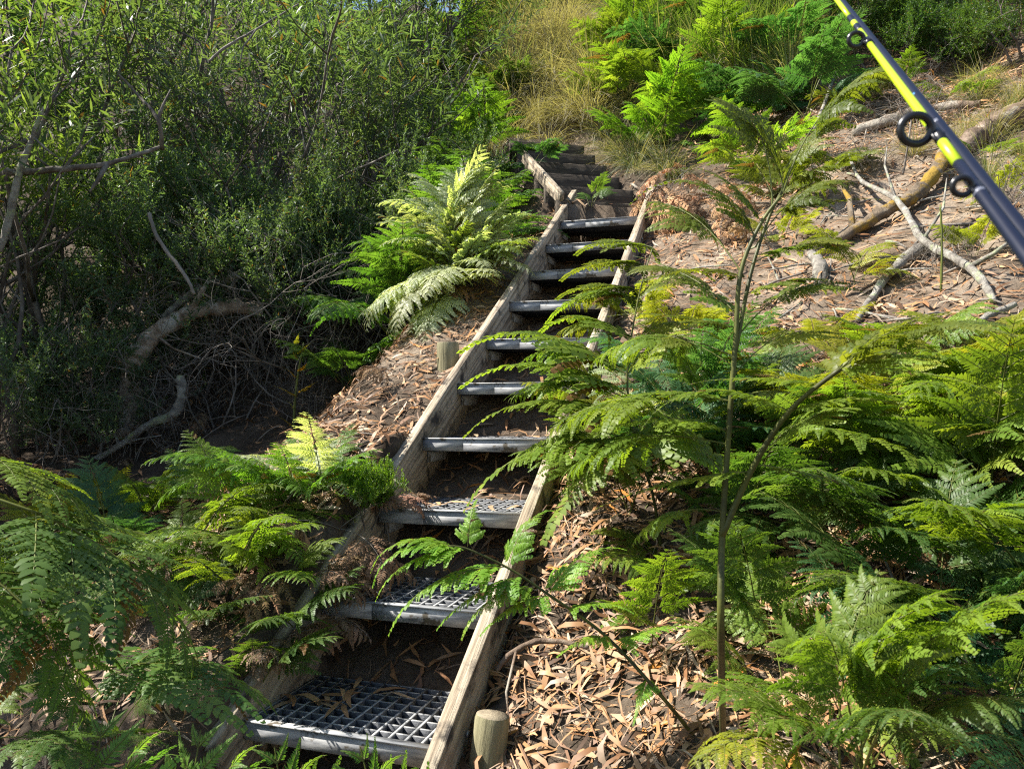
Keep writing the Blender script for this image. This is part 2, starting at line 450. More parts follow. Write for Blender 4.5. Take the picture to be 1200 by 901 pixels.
DEAD = [frond_mesh('dead_frond', tri, 71 + i, .005, DM, droop={3: d, 2: 1.4, 1: .9}, rough=2.2, cup=.5, deadp=.3, pairs={3: 9, 2: 12, 1: 5}) for i, d in enumerate((1.5, 2.1, 1.0))]
CURL = [frond_mesh('curled_dead_frond', curlp, 81 + i, .007, DM, deadp=.2) for i in range(3)]

GREEN = (.155, .23, .03)
DEEP = (.085, .15, .032)
YEL = (.25, .27, .03)
BLUEG = (.07, .165, .06)
PALE = (.44, .5, .32)
OLIVE = (.12, .15, .022)
BROWN = (.24, .14, .08)
TAN = (.4, .26, .15)

def jit(c, s=.12):
    k = 1 + random.uniform(-s, s)
    return tuple(max(.004, x * k * (1 + random.uniform(-s * .5, s * .5))) for x in c)

def put(name, me, parent, base, az, pitch, roll, scale, color):
    o = link(name, me, parent, jit(color))
    o.rotation_mode = 'QUATERNION'
    m = Matrix.Rotation(-az, 4, 'Z') @ Matrix.Rotation(pitch, 4, 'X') @ Matrix.Rotation(roll, 4, 'Y')
    o.rotation_quaternion = m.to_quaternion()
    o.location = base - parent.location
    o.scale = (scale,) * 3
    return o

def put_to(name, me, parent, base, tip, color, up=V3((0, 0, 1)), wide=1.0):
    """place a frond so that its stalk starts at base and its tip ends at tip"""
    o = link(name, me, parent, jit(color))
    lt = V3(me['tip']); d = tip - base
    s = d.length / lt.length
    a = lt.normalized(); an = (V3((0, 0, 1)) - a * a.z).normalized(); as_ = a.cross(an)
    b = d.normalized(); bn = (up - b * up.dot(b)).normalized(); bs = b.cross(bn)
    A = Matrix((as_, a, an)).transposed(); B = Matrix((bs, b, bn)).transposed()
    o.rotation_mode = 'QUATERNION'; o.rotation_quaternion = (B @ A.inverted()).to_quaternion()
    o.location = base - parent.location; o.scale = (s * wide, s, s)
    return o

def fern(root, label, n=6, size=.7, color=GREEN, meshes=None, az=None, pitch=(.6, 1.3), group=None, spread=2 * math.pi, name='bracken_fern', cat='fern', part='frond'):
    root = V3((root[0], root[1], H(root[0], root[1]) - .02))
    t = thing(name, root, label, cat, group)
    a0 = random.uniform(0, 6.28) if az is None else az - spread / 2
    meshes = meshes or TRI
    for k in range(n):
        a = a0 + spread * (k + random.uniform(.2, .8)) / n
        put(part, random.choice(meshes), t, root + V3((random.uniform(-.03, .03), random.uniform(-.03, .03), 0)), a,
            random.uniform(*pitch), random.uniform(-.3, .3), size * random.uniform(.75, 1.2), color)
    return t

# ------------------------------------------------------------------ shrubs
def leaf_quads(acc, p, T, N, L, W, curve, tint, seg=2):
    S = T.cross(N); rows = []
    prof = {2: (.25, 1, .08), 3: (.2, 1, .8, .06)}[seg]
    q = p.copy(); TT = T
    for k in range(seg + 1):
        w = W * .5 * prof[k]
        rows.append((q - S * w, q + S * w))
        TT = (TT - N * curve / seg).normalized()
        q = q + TT * (L / seg)
    acc.quad_strip(rows, tint, 0)

def rand_dir(rr):
    z = rr.uniform(-1, 1); a = rr.uniform(0, 6.283); r = math.sqrt(1 - z * z)
    return V3((r * math.cos(a), r * math.sin(a), z))

def sprig(acc, rr, p, d, spec):
    """one twig of leaves"""
    L = spec['twig'] * rr.uniform(.6, 1.3); n = spec['n']
    base = rr.gauss(.5, .15)
    q = p.copy(); dd = d.normalized(); s = V3((0, 0, 0))
    for k in range(n):
        f = (k + .5) / n
        dd = (dd + rand_dir(rr) * spec['wig'] + V3((0, 0, spec['up']))).normalized()
        q = q + dd * (L / n)
        o = rand_dir(rr); o = (o - dd * o.dot(dd)).normalized()
        T = (dd * spec['fwd'] + o).normalized()
        N = (V3((0, 0, 1)) + rand_dir(rr) * spec['ntilt']); N = N - T * N.dot(T)
        if N.length < .05: continue
        N.normalize()
        tint = min(1, max(0, base + rr.uniform(-.2, .2) + .2 * f))
        if rr.random() < spec['dead']: tint = 1.7
        leaf_quads(acc, q, T, N, spec['leaf'] * rr.uniform(.6, 1.15), spec['wid'] * rr.uniform(.7, 1.2), rr.uniform(-.1, .5), tint, spec.get('seg', 2))

def shrub_meshes(kind, seed, spec):
    rr = random.Random(seed); wood = Acc(); fol = Acc()
    def grow(p, d, L, r, depth):
        n = 5; pts = [p]; q = p
        for i in range(n):
            d = (d + rand_dir(rr) * spec['wander'] + V3((0, 0, spec['trop']))).normalized()
            q = q + d * (L / n); pts.append(q)
        wood.tube(pts, [r * (1 - .55 * i / n) for i in range(n + 1)], 5 if r > .008 else 3, .5, 0, cap=r > .01)
        if depth == 0:
            for i in range(1, n + 1):
                for _ in range(spec['per']):
                    if rr.random() < spec.get('skip', 0): continue
                    if pts[i].z < spec['bare'] and rr.random() < .94: continue
                    sprig(fol, rr, pts[i], (d + rand_dir(rr) * .9).normalized(), spec)
            return
        for _ in range(spec['kids']):
            i = rr.randint(2, n)
            nd = (d + rand_dir(rr) * spec['fork']).normalized()
            grow(pts[i], nd, L * rr.uniform(.5, .8), r * .5, depth - 1)
    for _ in range(spec['stems']):
        a = rr.uniform(0, 6.28); lean = rr.uniform(.05, spec['lean'])
        grow(V3((math.cos(a) * .08, math.sin(a) * .08, -.08)), V3((math.cos(a) * lean, math.sin(a) * lean, 1)).normalized(), spec['h'] * rr.uniform(.4, .62), spec['r'], spec['depth'])
    return wood.mesh(kind + '_trunk', [M['twig' if kind == 'dead_shrub' else 'bark']], True), (fol.mesh(kind + '_foliage', [M['leaf']]) if fol.v else None)

WATTLE = dict(skip=.35, twig=.3, n=13, wig=.12, up=.05, fwd=.9, ntilt=.8, leaf=.1, wid=.014, dead=.02, seg=3, wander=.22, trop=.08, per=2, bare=1.35, kids=4, fork=.9, stems=4, lean=.6, h=2.6, r=.03, depth=2)
TEATREE = dict(twig=.2, n=34, wig=.22, up=.04, fwd=.8, ntilt=1, leaf=.024, wid=.007, dead=.03, wander=.3, trop=.05, per=3, bare=.12, kids=4, fork=1.1, stems=4, lean=.9, h=1.2, r=.014, depth=2)
HEATH = dict(twig=.1, n=26, wig=.2, up=.1, fwd=1, ntilt=1, leaf=.016, wid=.006, dead=.02, wander=.25, trop=.1, per=3, bare=.0, kids=4, fork=.8, stems=5, lean=.7, h=.45, r=.006, depth=2)
SAPLING = dict(dict(WATTLE, skip=0), stems=1, lean=.06, h=4.2, r=.035, bare=2.1, kids=7, fork=.7, wander=.14, trop=.02, per=3)
DEADS = dict(twig=.1, n=0, wig=.2, up=0, fwd=1, ntilt=1, leaf=.02, wid=.006, dead=1, wander=.35, trop=0.0, per=0, bare=9, kids=4, fork=1.2, stems=7, lean=1.4, h=1.3, r=.009, depth=3)
SH = {'wattle': [shrub_meshes('wattle', 100 + i, WATTLE) for i in range(4)],
      'teatree': [shrub_meshes('tea_tree', 120 + i, TEATREE) for i in range(3)],
      'heath': [shrub_meshes('heath', 140 + i, HEATH) for i in range(2)],
      'sapling': [shrub_meshes('sapling', 180, SAPLING)],
      'dead': [shrub_meshes('dead_shrub', 160 + i, DEADS) for i in range(3)]}

def shrub(kind, x, y, scale, label, color=GREEN, group=None, name=None, rot=None, dz=0, tilt=(0, 0), cat='shrub'):
    i = random.randrange(len(SH[kind])); w, f = SH[kind][i]
    t = thing(name or {'wattle': 'wattle_shrub', 'teatree': 'tea_tree_shrub', 'heath': 'heath_bush', 'sapling': 'sapling_tree', 'dead': 'dead_shrub'}[kind], (x, y, H(x, y) + dz), label, cat, group)
    a = random.uniform(0, 6.28) if rot is None else rot
    for nm, me in (('trunk', w), ('foliage', f)):
        if me is None: continue
        o = link(nm if f else 'branchwork', me, t, jit(color)); o.rotation_euler = (tilt[0], tilt[1], a); o.scale = (scale,) * 3
    return t

# ------------------------------------------------------------------ grass tussocks
def tussock_mesh(seed, n, h, droop, w, deadp, lean=.7):
    rr = random.Random(seed); acc = Acc()
    for _ in range(n):
        a = rr.uniform(0, 6.283); r = abs(rr.gauss(0, .05)); l = rr.uniform(.05, lean)
        d = V3((math.cos(a) * l, math.sin(a) * l, 1)).normalized(); S = V3((-math.sin(a), math.cos(a), 0))
        S = (S + rand_dir(rr) * .5).normalized()
        L = h * rr.uniform(.45, 1.15); q = V3((math.cos(a) * r, math.sin(a) * r, -.03)); rows = []
        seg = 5; dr = droop * rr.uniform(.4, 1.5)
        for k in range(seg + 1):
            ww = w * (1 - (k / seg) ** 1.6) * .5 + .0004
            rows.append((q - S * ww, q + S * ww))
            d = (d + V3((math.cos(a) * .25, math.sin(a) * .25, -1)) * dr / seg).normalized()
            q = q + d * (L / seg)
        acc.quad_strip(rows, 1.7 if rr.random() < deadp else min(1, max(0, rr.gauss(.5, .22))), 0)
    return acc.mesh('grass_tussock', [M['grass']])
TUS = [tussock_mesh(201, 190, .55, 1.0, .005, .25), tussock_mesh(202, 190, .6, 1.3, .005, .45), tussock_mesh(203, 150, .7, .7, .006, .12)]
DRY = [tussock_mesh(211, 220, .6, 1.6, .0045, .85), tussock_mesh(212, 220, .5, 2.0, .0045, .8)]
WEEP = [tussock_mesh(215, 260, .62, 2.6, .004, .3, 1.3), tussock_mesh(216, 260, .7, 2.2, .004, .4, 1.3)]
LONG = [tussock_mesh(221, 60, 1.0, .9, .0045, .12, 1.1)]

def tussock(meshes, x, y, scale, label, color=GREEN, group=None, tilt=(0, 0)):
    o = link('grass_tussock', random.choice(meshes), None, jit(color))
    o.location = (x, y, H(x, y)); o.rotation_euler = (tilt[0], tilt[1], random.uniform(0, 6.28)); o.scale = (scale,) * 3
    return tag(o, label, 'grass tussock', group)

# ------------------------------------------------------------------ the staircase
st = thing('staircase', stair(0, SW / 2, 0), 'straight outdoor staircase of grey grating treads between two weathered timber stringers', 'staircase')
def rel(o, parent):
    o.location = o.location - parent.location
    return o
sdir = V3((SX, SY, 0)); tdir = V3((TX, TY, 0)); zdir = V3((0, 0, 1))
slope = V3((SX, SY, SL)).normalized(); snorm = tdir.cross(slope).normalized()
if snorm.z < 0: snorm = -snorm

def plank(name, p0, p1, side, upv, thick, depth, mat, parent, ends=0.0, seg=24, rough=.0025):
    """timber of length p0->p1; its own X axis runs along the grain; slightly worn edges"""
    d = p1 - p0; L = d.length; xd = d.normalized(); zd = upv - xd * upv.dot(xd); zd.normalize(); yd = zd.cross(xd)
    acc = Acc(); rr = random.Random(hash((round(L, 3), name)) % 999)
    ch = min(thick, depth) * .09
    prof = [(-thick / 2, -depth + ch), (-thick / 2 + ch, -depth), (thick / 2 - ch, -depth), (thick / 2, -depth + ch), (thick / 2, -ch), (thick / 2 - ch, 0), (-thick / 2 + ch, 0), (-thick / 2, -ch)]
    n = len(prof)
    for k in range(seg + 1):
        for (yy, zz) in prof:
            j = rr.uniform(-rough, rough)
            acc.v.append(V3((L * k / seg, yy + j, zz + rr.uniform(-rough, rough)))); acc.t.append(.5)
    for k in range(seg):
        for s in range(n):
            s2 = (s + 1) % n
            acc.q.append((k * n + s, k * n + s2, (k + 1) * n + s2, (k + 1) * n + s)); acc.m.append(0)
    acc.q.append(tuple(range(n - 1, -1, -1))); acc.m.append(0)
    acc.q.append(tuple(seg * n + s for s in range(n))); acc.m.append(0)
    me = acc.mesh(name, [mat])
    o = link(name, me, parent)
    o.rotation_mode = 'QUATERNION'
    o.rotation_quaternion = Matrix((xd, yd, zd)).transposed().to_quaternion()
    o.location = p0 - (parent.location if parent else V3((0, 0, 0)))
    return o

ST_T = .046
for b, a0, a1 in ((-ST_T / 2 - .002, -.12, 4.45), (SW + ST_T / 2 + .002, -.14, 4.40)):
    yd = tdir; zd = slope.cross(tdir) * -1
    zd = snorm; yd = zd.cross(slope)
    plank('stringer', stair(a0, b, .065), stair(a1, b, .065), yd, zd, ST_T, .29, M['timber'], st)

NC, NR = 12, 8
TD = .40
PX, PY = SW / NC, TD / NR
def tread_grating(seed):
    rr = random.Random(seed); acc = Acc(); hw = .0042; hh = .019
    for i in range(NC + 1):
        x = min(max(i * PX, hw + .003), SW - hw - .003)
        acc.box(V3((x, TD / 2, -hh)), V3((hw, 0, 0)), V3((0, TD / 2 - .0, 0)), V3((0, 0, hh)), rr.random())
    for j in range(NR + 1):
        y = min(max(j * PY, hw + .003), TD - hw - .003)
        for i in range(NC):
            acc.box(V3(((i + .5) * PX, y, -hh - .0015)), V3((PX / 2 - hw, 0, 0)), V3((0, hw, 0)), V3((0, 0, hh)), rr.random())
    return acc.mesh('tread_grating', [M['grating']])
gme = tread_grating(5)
def nosing_mesh():
    acc = Acc()
    x0 = .0
    w1 = SW * .32
    for a, b in ((.002, w1 - .0015), (w1 + .0015, SW - .002)):
        acc.box(V3(((a + b) / 2, -.0105, -.027)), V3(((b - a) / 2, 0, 0)), V3((0, .009, 0)), V3((0, 0, .027)))
    acc.box(V3((SW / 2, -.0115, .0025)), V3((SW / 2 - .001, 0, 0)), V3((0, .0125, 0)), V3((0, 0, .0025)))
    return acc.mesh('nosing', [M['nosing']])
nme = nosing_mesh()
def bracket_mesh():
    acc = Acc()
    for x in (.0035,):
        acc.box(V3((x, TD * .5, -.082)), V3((.003, 0, 0)), V3((0, TD * .42, 0)), V3((0, 0, .028)))
    return acc.mesh('support_angle', [M['nosing']])
bme = bracket_mesh()
sacc = Acc(); sacc.box(V3((SW / 2, TD / 2, -.0565)), V3((SW / 2 - .008, 0, 0)), V3((0, TD / 2 - .004, 0)), V3((0, 0, .0025)))  # added dark sheet, makes the grating holes look deep in shade
sheet_me = sacc.mesh('shade_sheet', [M['sheet']])
TREADS = []
for k in range(10):
    e = bpy.data.objects.new('tread', None); COL.objects.link(e); e.parent = st; e.empty_display_size = .05
    e.location = stair(k * GO + .03, 0, 0) - st.location + V3((0, 0, random.uniform(-.004, .004)))
    e.rotation_euler = (random.uniform(-.012, .012), random.uniform(-.008, .008), math.atan2(TY, TX))
    for nm, me_ in (('grating', gme), ('nosing', nme), ('support_angle', bme), ('shade_sheet', sheet_me)):
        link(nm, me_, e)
    TREADS.append(e)

def post(loc, h, r, name_label, lean):
    acc = Acc(); rr = random.Random(4)
    pts = [V3((0, 0, -.35)), V3((0, 0, 0)), V3((0, 0, h * .5)), V3((0, 0, h - .012)), V3((0, 0, h))]
    acc.tube(pts, [r, r, r * .99, r * .98, r * .93], 22, .5, 0, cap=False, wob=.012)
    me1 = acc.mesh('post', [M['postwood']], True)
    a2 = Acc(); a2.tube([V3((0, 0, h - .01)), V3((0, 0, h + .001))], [r * .925, r * .925], 22, .5, 0)
    me2 = a2.mesh('post_top', [M['postend']])
    p = link('post', me1, st); p.location = loc - st.location; p.rotation_euler = lean
    q = link('end_grain', me2, p)
    p['label'] = name_label
    return p
p = stair(1.95, -.145, 0); gz = H(p.x, p.y); p.z = gz
post(p, .13, .062, 'round treated pine post outside the left stringer', (.02, -.02, 0))
p = stair(.09, SW + .125, 0); p.z = H(p.x, p.y)
post(p, .125, .05, 'round treated pine post outside the right stringer', (-.1, .12, 0))
for a in (.12, 2.0, 3.6):
    for b, s in ((SW + ST_T + .006, 1), (-ST_T - .006, -1)):
        acc = Acc(); acc.tube([V3((0, 0, 0)), tdir * .008 * s], [.011, .011], 6)
        o = link('bolt', acc.mesh('bolt', [M['bolt']]), st); o.location = stair(a, b, -.05) - st.location

# upper timber steps
s2 = V3((S2X, S2Y, 0)); t2 = V3((T2X, T2Y, 0))
STEP_LABELS = ['lowest dark timber step just above the topmost grating tread', 'second dark timber step above the grating treads, clear across its face', 'third dark timber step up, its right end under litter and grass',
               'fourth dark timber step up between fern and overhanging grass', 'fifth dark timber step up, mostly hidden behind a green fern', 'topmost timber step where the path enters the grass']
for k in range(-1, 5):
    c = V3((AX, AY, 0)) + s2 * (.35 * k); top = 3.41 + .21 * k
    w = .40
    p0 = c - t2 * w; p1 = c + t2 * w; p0.z = p1.z = top
    o = plank('timber_step', p0, p1, -s2, zdir, .06, .24, M['sleeper'], None)
    tag(o, STEP_LABELS[k + 1], 'timber step', 'timber steps at the top of the climb')
e0 = V3((AX, AY, 0)) - t2 * .36 - s2 * .42; e1 = V3((AX, AY, 0)) - t2 * .40 + s2 * .75
e0.z = 3.25; e1.z = 3.25 + .21 / .35 * 1.17
o = plank('edging_board', e0, e1, t2, V3((-S2X * .5, -S2Y * .5, 1)).normalized(), .034, .11, M['timber'], None)
tag(o, 'pale timber edging board rising left from the head of the staircase', 'edging board')

# ------------------------------------------------------------------ leaf litter (nobody could count it)
def lit_density(x, y):
    a = (x - OX) * SX + (y - OY) * SY; b = (x - OX) * TX + (y - OY) * TY
    d = np.full(x.shape, 150.0)
    right = (b > .66) & (b < 4.5)
    d = np.where(right & (a < 1.6), 2600, d)
    d = np.where(right & (a >= 1.6), 900, d)
    sandy = sstep((b - 1.3) / .5) * sstep((a - 2.2) / .6) * sstep((5.8 - a) / .8)
    d = d * (1 - .5 * sandy)
    left = (b < -.06) & (b > -1.3)
    d = np.where(left & (a < 4.6), 900, d)
    d = np.where(left & (a < .9), 420, d)
    d = np.where((b <= -1.3), 170, d)
    d = np.where((b <= -.05) & (a < 2.0), 1100, d)
    ins = (b >= -.06) & (b <= .66)
    d = np.where(ins & (a < 4.4), 380, d)
    d = np.where((a > 4.5) & (b < 1.4), np.minimum(d, 300), d)
    d = np.where((a > 4.6) & (b > 1.2), 1250, d)
    return d
NCAND = 330000
lx = rng.uniform(-4.2, 6.5, NCAND); ly = rng.uniform(.9, 10.0, NCAND)
area = 10.7 * 9.1; cand_d = NCAND / area
inview = np.abs(lx) < .72 * ly + .35
keep = inview & (rng.random(NCAND) < lit_density(lx, ly) / cand_d)
lx, ly = lx[keep], ly[keep]; n = len(lx)
hz = Hn(lx, ly); e = .03
nxv = -(Hn(lx + e, ly) - Hn(lx - e, ly)) / (2 * e); nyv = -(Hn(lx, ly + e) - Hn(lx, ly - e)) / (2 * e)
Nn = np.stack([nxv, nyv, np.ones(n)], -1); Nn = np.clip(Nn, -1.2, 1.2)
Nn += rng.normal(0, .27, (n, 3)); Nn /= np.linalg.norm(Nn, axis=1, keepdims=True)
ang = rng.uniform(0, 2 * np.pi, n)
Tt = np.stack([np.cos(ang), np.sin(ang), np.zeros(n)], -1)
Tt -= Nn * (Tt * Nn).sum(1, keepdims=True); Tt /= np.linalg.norm(Tt, axis=1, keepdims=True)
Ss = np.cross(Tt, Nn)
thin = rng.random(n) < .5
Ll = np.where(thin, rng.uniform(.03, .17, n), rng.uniform(.025, .15, n) ** 1.0)
Wl = np.where(thin, rng.uniform(.002, .006, n), rng.uniform(.008, .019, n))
C = np.stack([lx, ly, hz + rng.uniform(.002, .024, n)], -1)
curv = rng.normal(0, .28, n) * Ll; side = rng.normal(0, .12, n) * Ll
ts = np.array([-.5, -.2, .15, .5]); pr = np.array([.15, .9, 1, .08])
rows = []
for k in range(4):
    c = C + Tt * (ts[k] * Ll)[:, None] + Nn * (curv * (.25 - ts[k] ** 2) * 4 * .25)[:, None] * 2 + Ss * (side * (ts[k] ** 2) * 4)[:, None]
    cup = Nn * (Wl * .15 * pr[k])[:, None]
    rows.append(c - Ss * (Wl * .5 * pr[k])[:, None] + cup); rows.append(c + Ss * (Wl * .5 * pr[k])[:, None] + cup)
VV = np.stack(rows, 1).reshape(-1, 3)
base = (np.arange(n) * 8)[:, None, None]
qf = np.array([[0, 1, 3, 2], [2, 3, 5, 4], [4, 5, 7, 6]])[None]
QQ = (base + qf).reshape(-1, 4)
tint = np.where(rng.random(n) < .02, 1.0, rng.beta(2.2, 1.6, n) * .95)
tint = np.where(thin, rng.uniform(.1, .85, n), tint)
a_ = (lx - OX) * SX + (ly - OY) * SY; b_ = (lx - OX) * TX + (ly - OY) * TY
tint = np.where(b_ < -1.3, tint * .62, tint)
me = bpy.data.meshes.new('leaf_litter')
me.vertices.add(len(VV)); me.vertices.foreach_set('co', VV.astype(np.float32).ravel())
me.loops.add(QQ.size); me.loops.foreach_set('vertex_index', QQ.astype(np.int32).ravel())
me.polygons.add(len(QQ)); me.polygons.foreach_set('loop_start', np.arange(0, QQ.size, 4, dtype=np.int32))
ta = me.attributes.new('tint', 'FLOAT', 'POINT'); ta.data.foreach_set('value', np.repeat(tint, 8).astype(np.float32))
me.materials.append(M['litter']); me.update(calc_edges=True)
lit = link('leaf_litter', me); tag(lit, kind='stuff')

# single gum leaves lying on the treads
def leaf_mesh(seed):
    rr = random.Random(seed); acc = Acc(); L = .13; rows = []; sd = rr.uniform(-.03, .03)
    for k in range(7):
        t = k / 6; w = .0095 * math.sin(math.pi * min(1, t * .93 + .05)) ** .8 + .0006
        c = V3((sd * (t - .5) ** 2 * 4, L * (t - .5), .012 * math.sin(t * math.pi) * rr.uniform(.6, 1.2)))
        rows.append((c + V3((-w, 0, .004)), c + V3((w, 0, .004))))
    acc.quad_strip(rows, rr.choice((.5, .62, .7, .85, .92)), 0)
    return acc.mesh('fallen_leaf', [M['litter']])
LEAF = [leaf_mesh(300 + i) for i in range(7)]
TNAME = ['lowest', 'second lowest', 'third lowest', 'fourth lowest', 'fifth lowest']
cnt = (15, 5, 9, 7, 4)
for k in range(5):
    for i in range(cnt[k]):
        u = random.uniform(.05, .5) if (k == 0 and i < 11) else random.uniform(.05, .95)
        v = random.uniform(.12, .95) if not (k == 0 and i < 11) else random.uniform(.25, .95)
        q = stair(k * GO + .03 + TD * v, SW * u); q.z = OZ + RISE * k + .006 + .004 * i % .012
        o = link('fallen_leaf', random.choice(LEAF)); o.location = q
        o.rotation_euler = (random.uniform(-.12, .12), random.uniform(-.2, .2), random.uniform(0, 6.28)); o.scale = (random.uniform(.7, 1.2),) * 3
        tag(o, f'dry tan gum leaf lying on the {TNAME[k]} grating tread', 'leaf', f'gum leaves on the {TNAME[k]} tread')

# ================================================================== PLANTING
def from_px(px, py, **k): return G(px, py, **k)

def directed(name, label, cat, root, parts, group=None):
    """plant whose fronds are laid out one by one: parts = (part name, meshes, base, tip, colour)"""
    t = thing(name, root, label, cat, group)
    for nm, ms, b, e, c in parts:
        put_to(nm, random.choice(ms), t, b, e, c)
    return t

def stem_part(t, pts, r0, r1, mat='darkstalk', name='stem'):
    acc = Acc(); n = len(pts)
    # smooth the polyline
    P_ = []
    for i in range(n - 1):
        a, b = pts[max(i - 1, 0)], pts[i]; c, d = pts[i + 1], pts[min(i + 2, n - 1)]
        for k in range(5):
            u = k / 5
            P_.append(.5 * ((2 * b) + (c - a) * u + (2 * a - 5 * b + 4 * c - d) * u * u + (3 * b - a - 3 * c + d) * u ** 3))
    P_.append(pts[-1])
    P_ = [p - t.location for p in P_]
    m = len(P_)
    acc.tube(P_, [r0 + (r1 - r0) * i / (m - 1) for i in range(m)], 7, .5)
    return link(name, acc.mesh(name, [M[mat]], True), t)

# --- pale fern beside the upper left stringer
r = G(540, 338)
D0 = (r - CAM).y
tips = [(440, 262, .1), (458, 236, 0), (490, 214, .1), (520, 196, .15), (548, 180, .1), (575, 196, .05), (600, 216, 0), (617, 250, -.1), (618, 278, -.2), (606, 312, -.3), (570, 318, -.45),
        (436, 375, -.35), (462, 395, -.4), (492, 405, -.5), (455, 300, -.2), (500, 260, -.25), (540, 240, -.2), (575, 262, -.25), (515, 330, -.5), (480, 340, -.45)]
parts = []
for (x, y, dd) in tips + [(x + random.uniform(-22, 22), y + random.uniform(-14, 22), d_ + random.uniform(-.2, .1)) for x, y, d_ in tips * 2]:
    parts.append(('frond', LANCE, r + V3((random.uniform(-.05, .05), random.uniform(-.05, .05), random.uniform(-.02, .1))), at(x, y, D0 + dd), PALE if random.random() < .82 else (.2, .28, .06)))
directed('bracken_fern', 'pale silvery green fern lit by the sun just left of the upper stair treads', 'fern', r, parts)

# --- tall bracken with a dark forked stem, right of the stairs
r = G(848, 872); q = lambda x, y, d=1.5: at(x, y, d)
t = thing('tall_bracken', r, 'tall bracken with a dark forked stem standing in front of the fern bank', 'fern')
stem_part(t, [r - V3((0, 0, .03)), q(845, 750), q(846, 640), q(853, 520), q(862, 400), q(868, 320), q(890, 265), q(915, 230)], .0082, .003)
stem_part(t, [q(846, 628), q(880, 552, 1.48), q(925, 482, 1.42), q(985, 432, 1.35)], .007, .004, name='side_stem')
stem_part(t, [q(862, 412), q(880, 320, 1.52), q(903, 250, 1.55), q(918, 222, 1.57)], .0045, .0025, name='side_stem')
for b, e, c in [((985, 432, 1.35), (1205, 372, 1.1), OLIVE), ((985, 432, 1.35), (1150, 455, 1.15), GREEN), ((975, 440, 1.36), (1100, 380, 1.5), OLIVE), ((960, 450, 1.38), (800, 452, 1.5), GREEN),
                ((925, 482, 1.42), (1110, 505, 1.3), GREEN), ((925, 482, 1.42), (745, 520, 1.45), GREEN), ((880, 552, 1.48), (690, 600, 1.55), GREEN), ((890, 545, 1.46), (1040, 590, 1.5), DEEP),
                ((857, 470, 1.5), (672, 508, 1.6), GREEN), ((855, 505, 1.5), (650, 545, 1.55), GREEN), ((850, 560, 1.5), (700, 470, 1.75), GREEN),
                ((866, 385, 1.5), (705, 372, 1.7), OLIVE), ((866, 370, 1.5), (742, 300, 1.75), GREEN), ((872, 325, 1.5), (750, 345, 1.6), OLIVE), ((885, 278, 1.5), (735, 240, 1.7), OLIVE),
                ((893, 262, 1.5), (790, 200, 1.6), OLIVE), ((872, 345, 1.5), (1020, 350, 1.5), OLIVE), ((885, 300, 1.52), (1030, 285, 1.5), GREEN), ((903, 250, 1.55), (1045, 235, 1.5), OLIVE),
                ((918, 222, 1.57), (800, 130, 1.6), OLIVE)]:
    put_to('pinna', random.choice(PIN), t, at(*b), at(*e), c, wide=.8)

for bb, ee in [((872, 325, 1.5), (752, 240, 1.7)), ((885, 290, 1.5), (1000, 215, 1.55)), ((866, 370, 1.5), (742, 315, 1.75)), ((880, 310, 1.5), (1010, 305, 1.5)), ((905, 250, 1.55), (835, 120, 1.7)), ((912, 236, 1.55), (985, 135, 1.6)), ((918, 225, 1.55), (1075, 70, 1.5)), ((864, 395, 1.5), (985, 345, 1.6)), ((860, 430, 1.5), (735, 400, 1.65))]:
    put_to('frond', random.choice(TRI), t, at(*bb), at(*ee), OLIVE, wide=.8)
# --- bracken arching over the lower treads
for bb, ee, cc in [((857, 470, 1.5), (640, 512, 1.6), GREEN), ((850, 520, 1.5), (655, 565, 1.6), GREEN), ((864, 420, 1.5), (690, 430, 1.7), GREEN), ((872, 565, 1.48), (1010, 480, 1.45), GREEN), ((850, 600, 1.5), (740, 640, 1.6), GREEN), ((930, 478, 1.42), (1090, 430, 1.45), GREEN), ((985, 432, 1.35), (1190, 400, 1.3), OLIVE), ((860, 440, 1.5), (960, 400, 1.6), YEL)]:
    put_to('frond', random.choice(TRI), t, at(*bb), at(*ee), cc)
r = G(815, 862); q = lambda x, y, d=1.95: at(x, y, d)
t = thing('arching_bracken', r, 'bright bracken frond arching left from the leaf litter across the lower treads', 'fern')
stem_part(t, [r - V3((0, 0, .02)), q(775, 815, 1.9), q(710, 745), q(645, 698), q(595, 665), q(545, 642), q(520, 640)], .0055, .0018)
for b, e, c in [((530, 640, 1.95), (434, 672, 1.95), GREEN), ((548, 643, 1.95), (440, 705, 1.92), GREEN), ((592, 664, 1.95), (455, 745, 1.88), GREEN), ((610, 675, 1.95), (510, 738, 1.88), GREEN), ((640, 697, 1.95), (560, 745, 1.85), GREEN),
                ((535, 642, 1.95), (436, 690, 1.9), GREEN), ((625, 688, 1.95), (540, 750, 1.85), GREEN),  ((548, 640, 1.95), (560, 585, 2.05), GREEN), ((595, 664, 1.95), (655, 600, 2.05), GREEN), ((640, 696, 1.95), (735, 645, 2.05), GREEN), ((665, 712, 1.95), (742, 720, 1.85), GREEN),
                ((710, 745, 1.95), (650, 770, 1.85), GREEN), ((720, 755, 1.95), (830, 740, 1.9), GREEN), ((760, 795, 1.92), (740, 850, 1.85), GREEN)]:
    put_to('pinna', random.choice(PIN2), t, at(*b), at(*e), (.17, .3, .03), wide=.8)

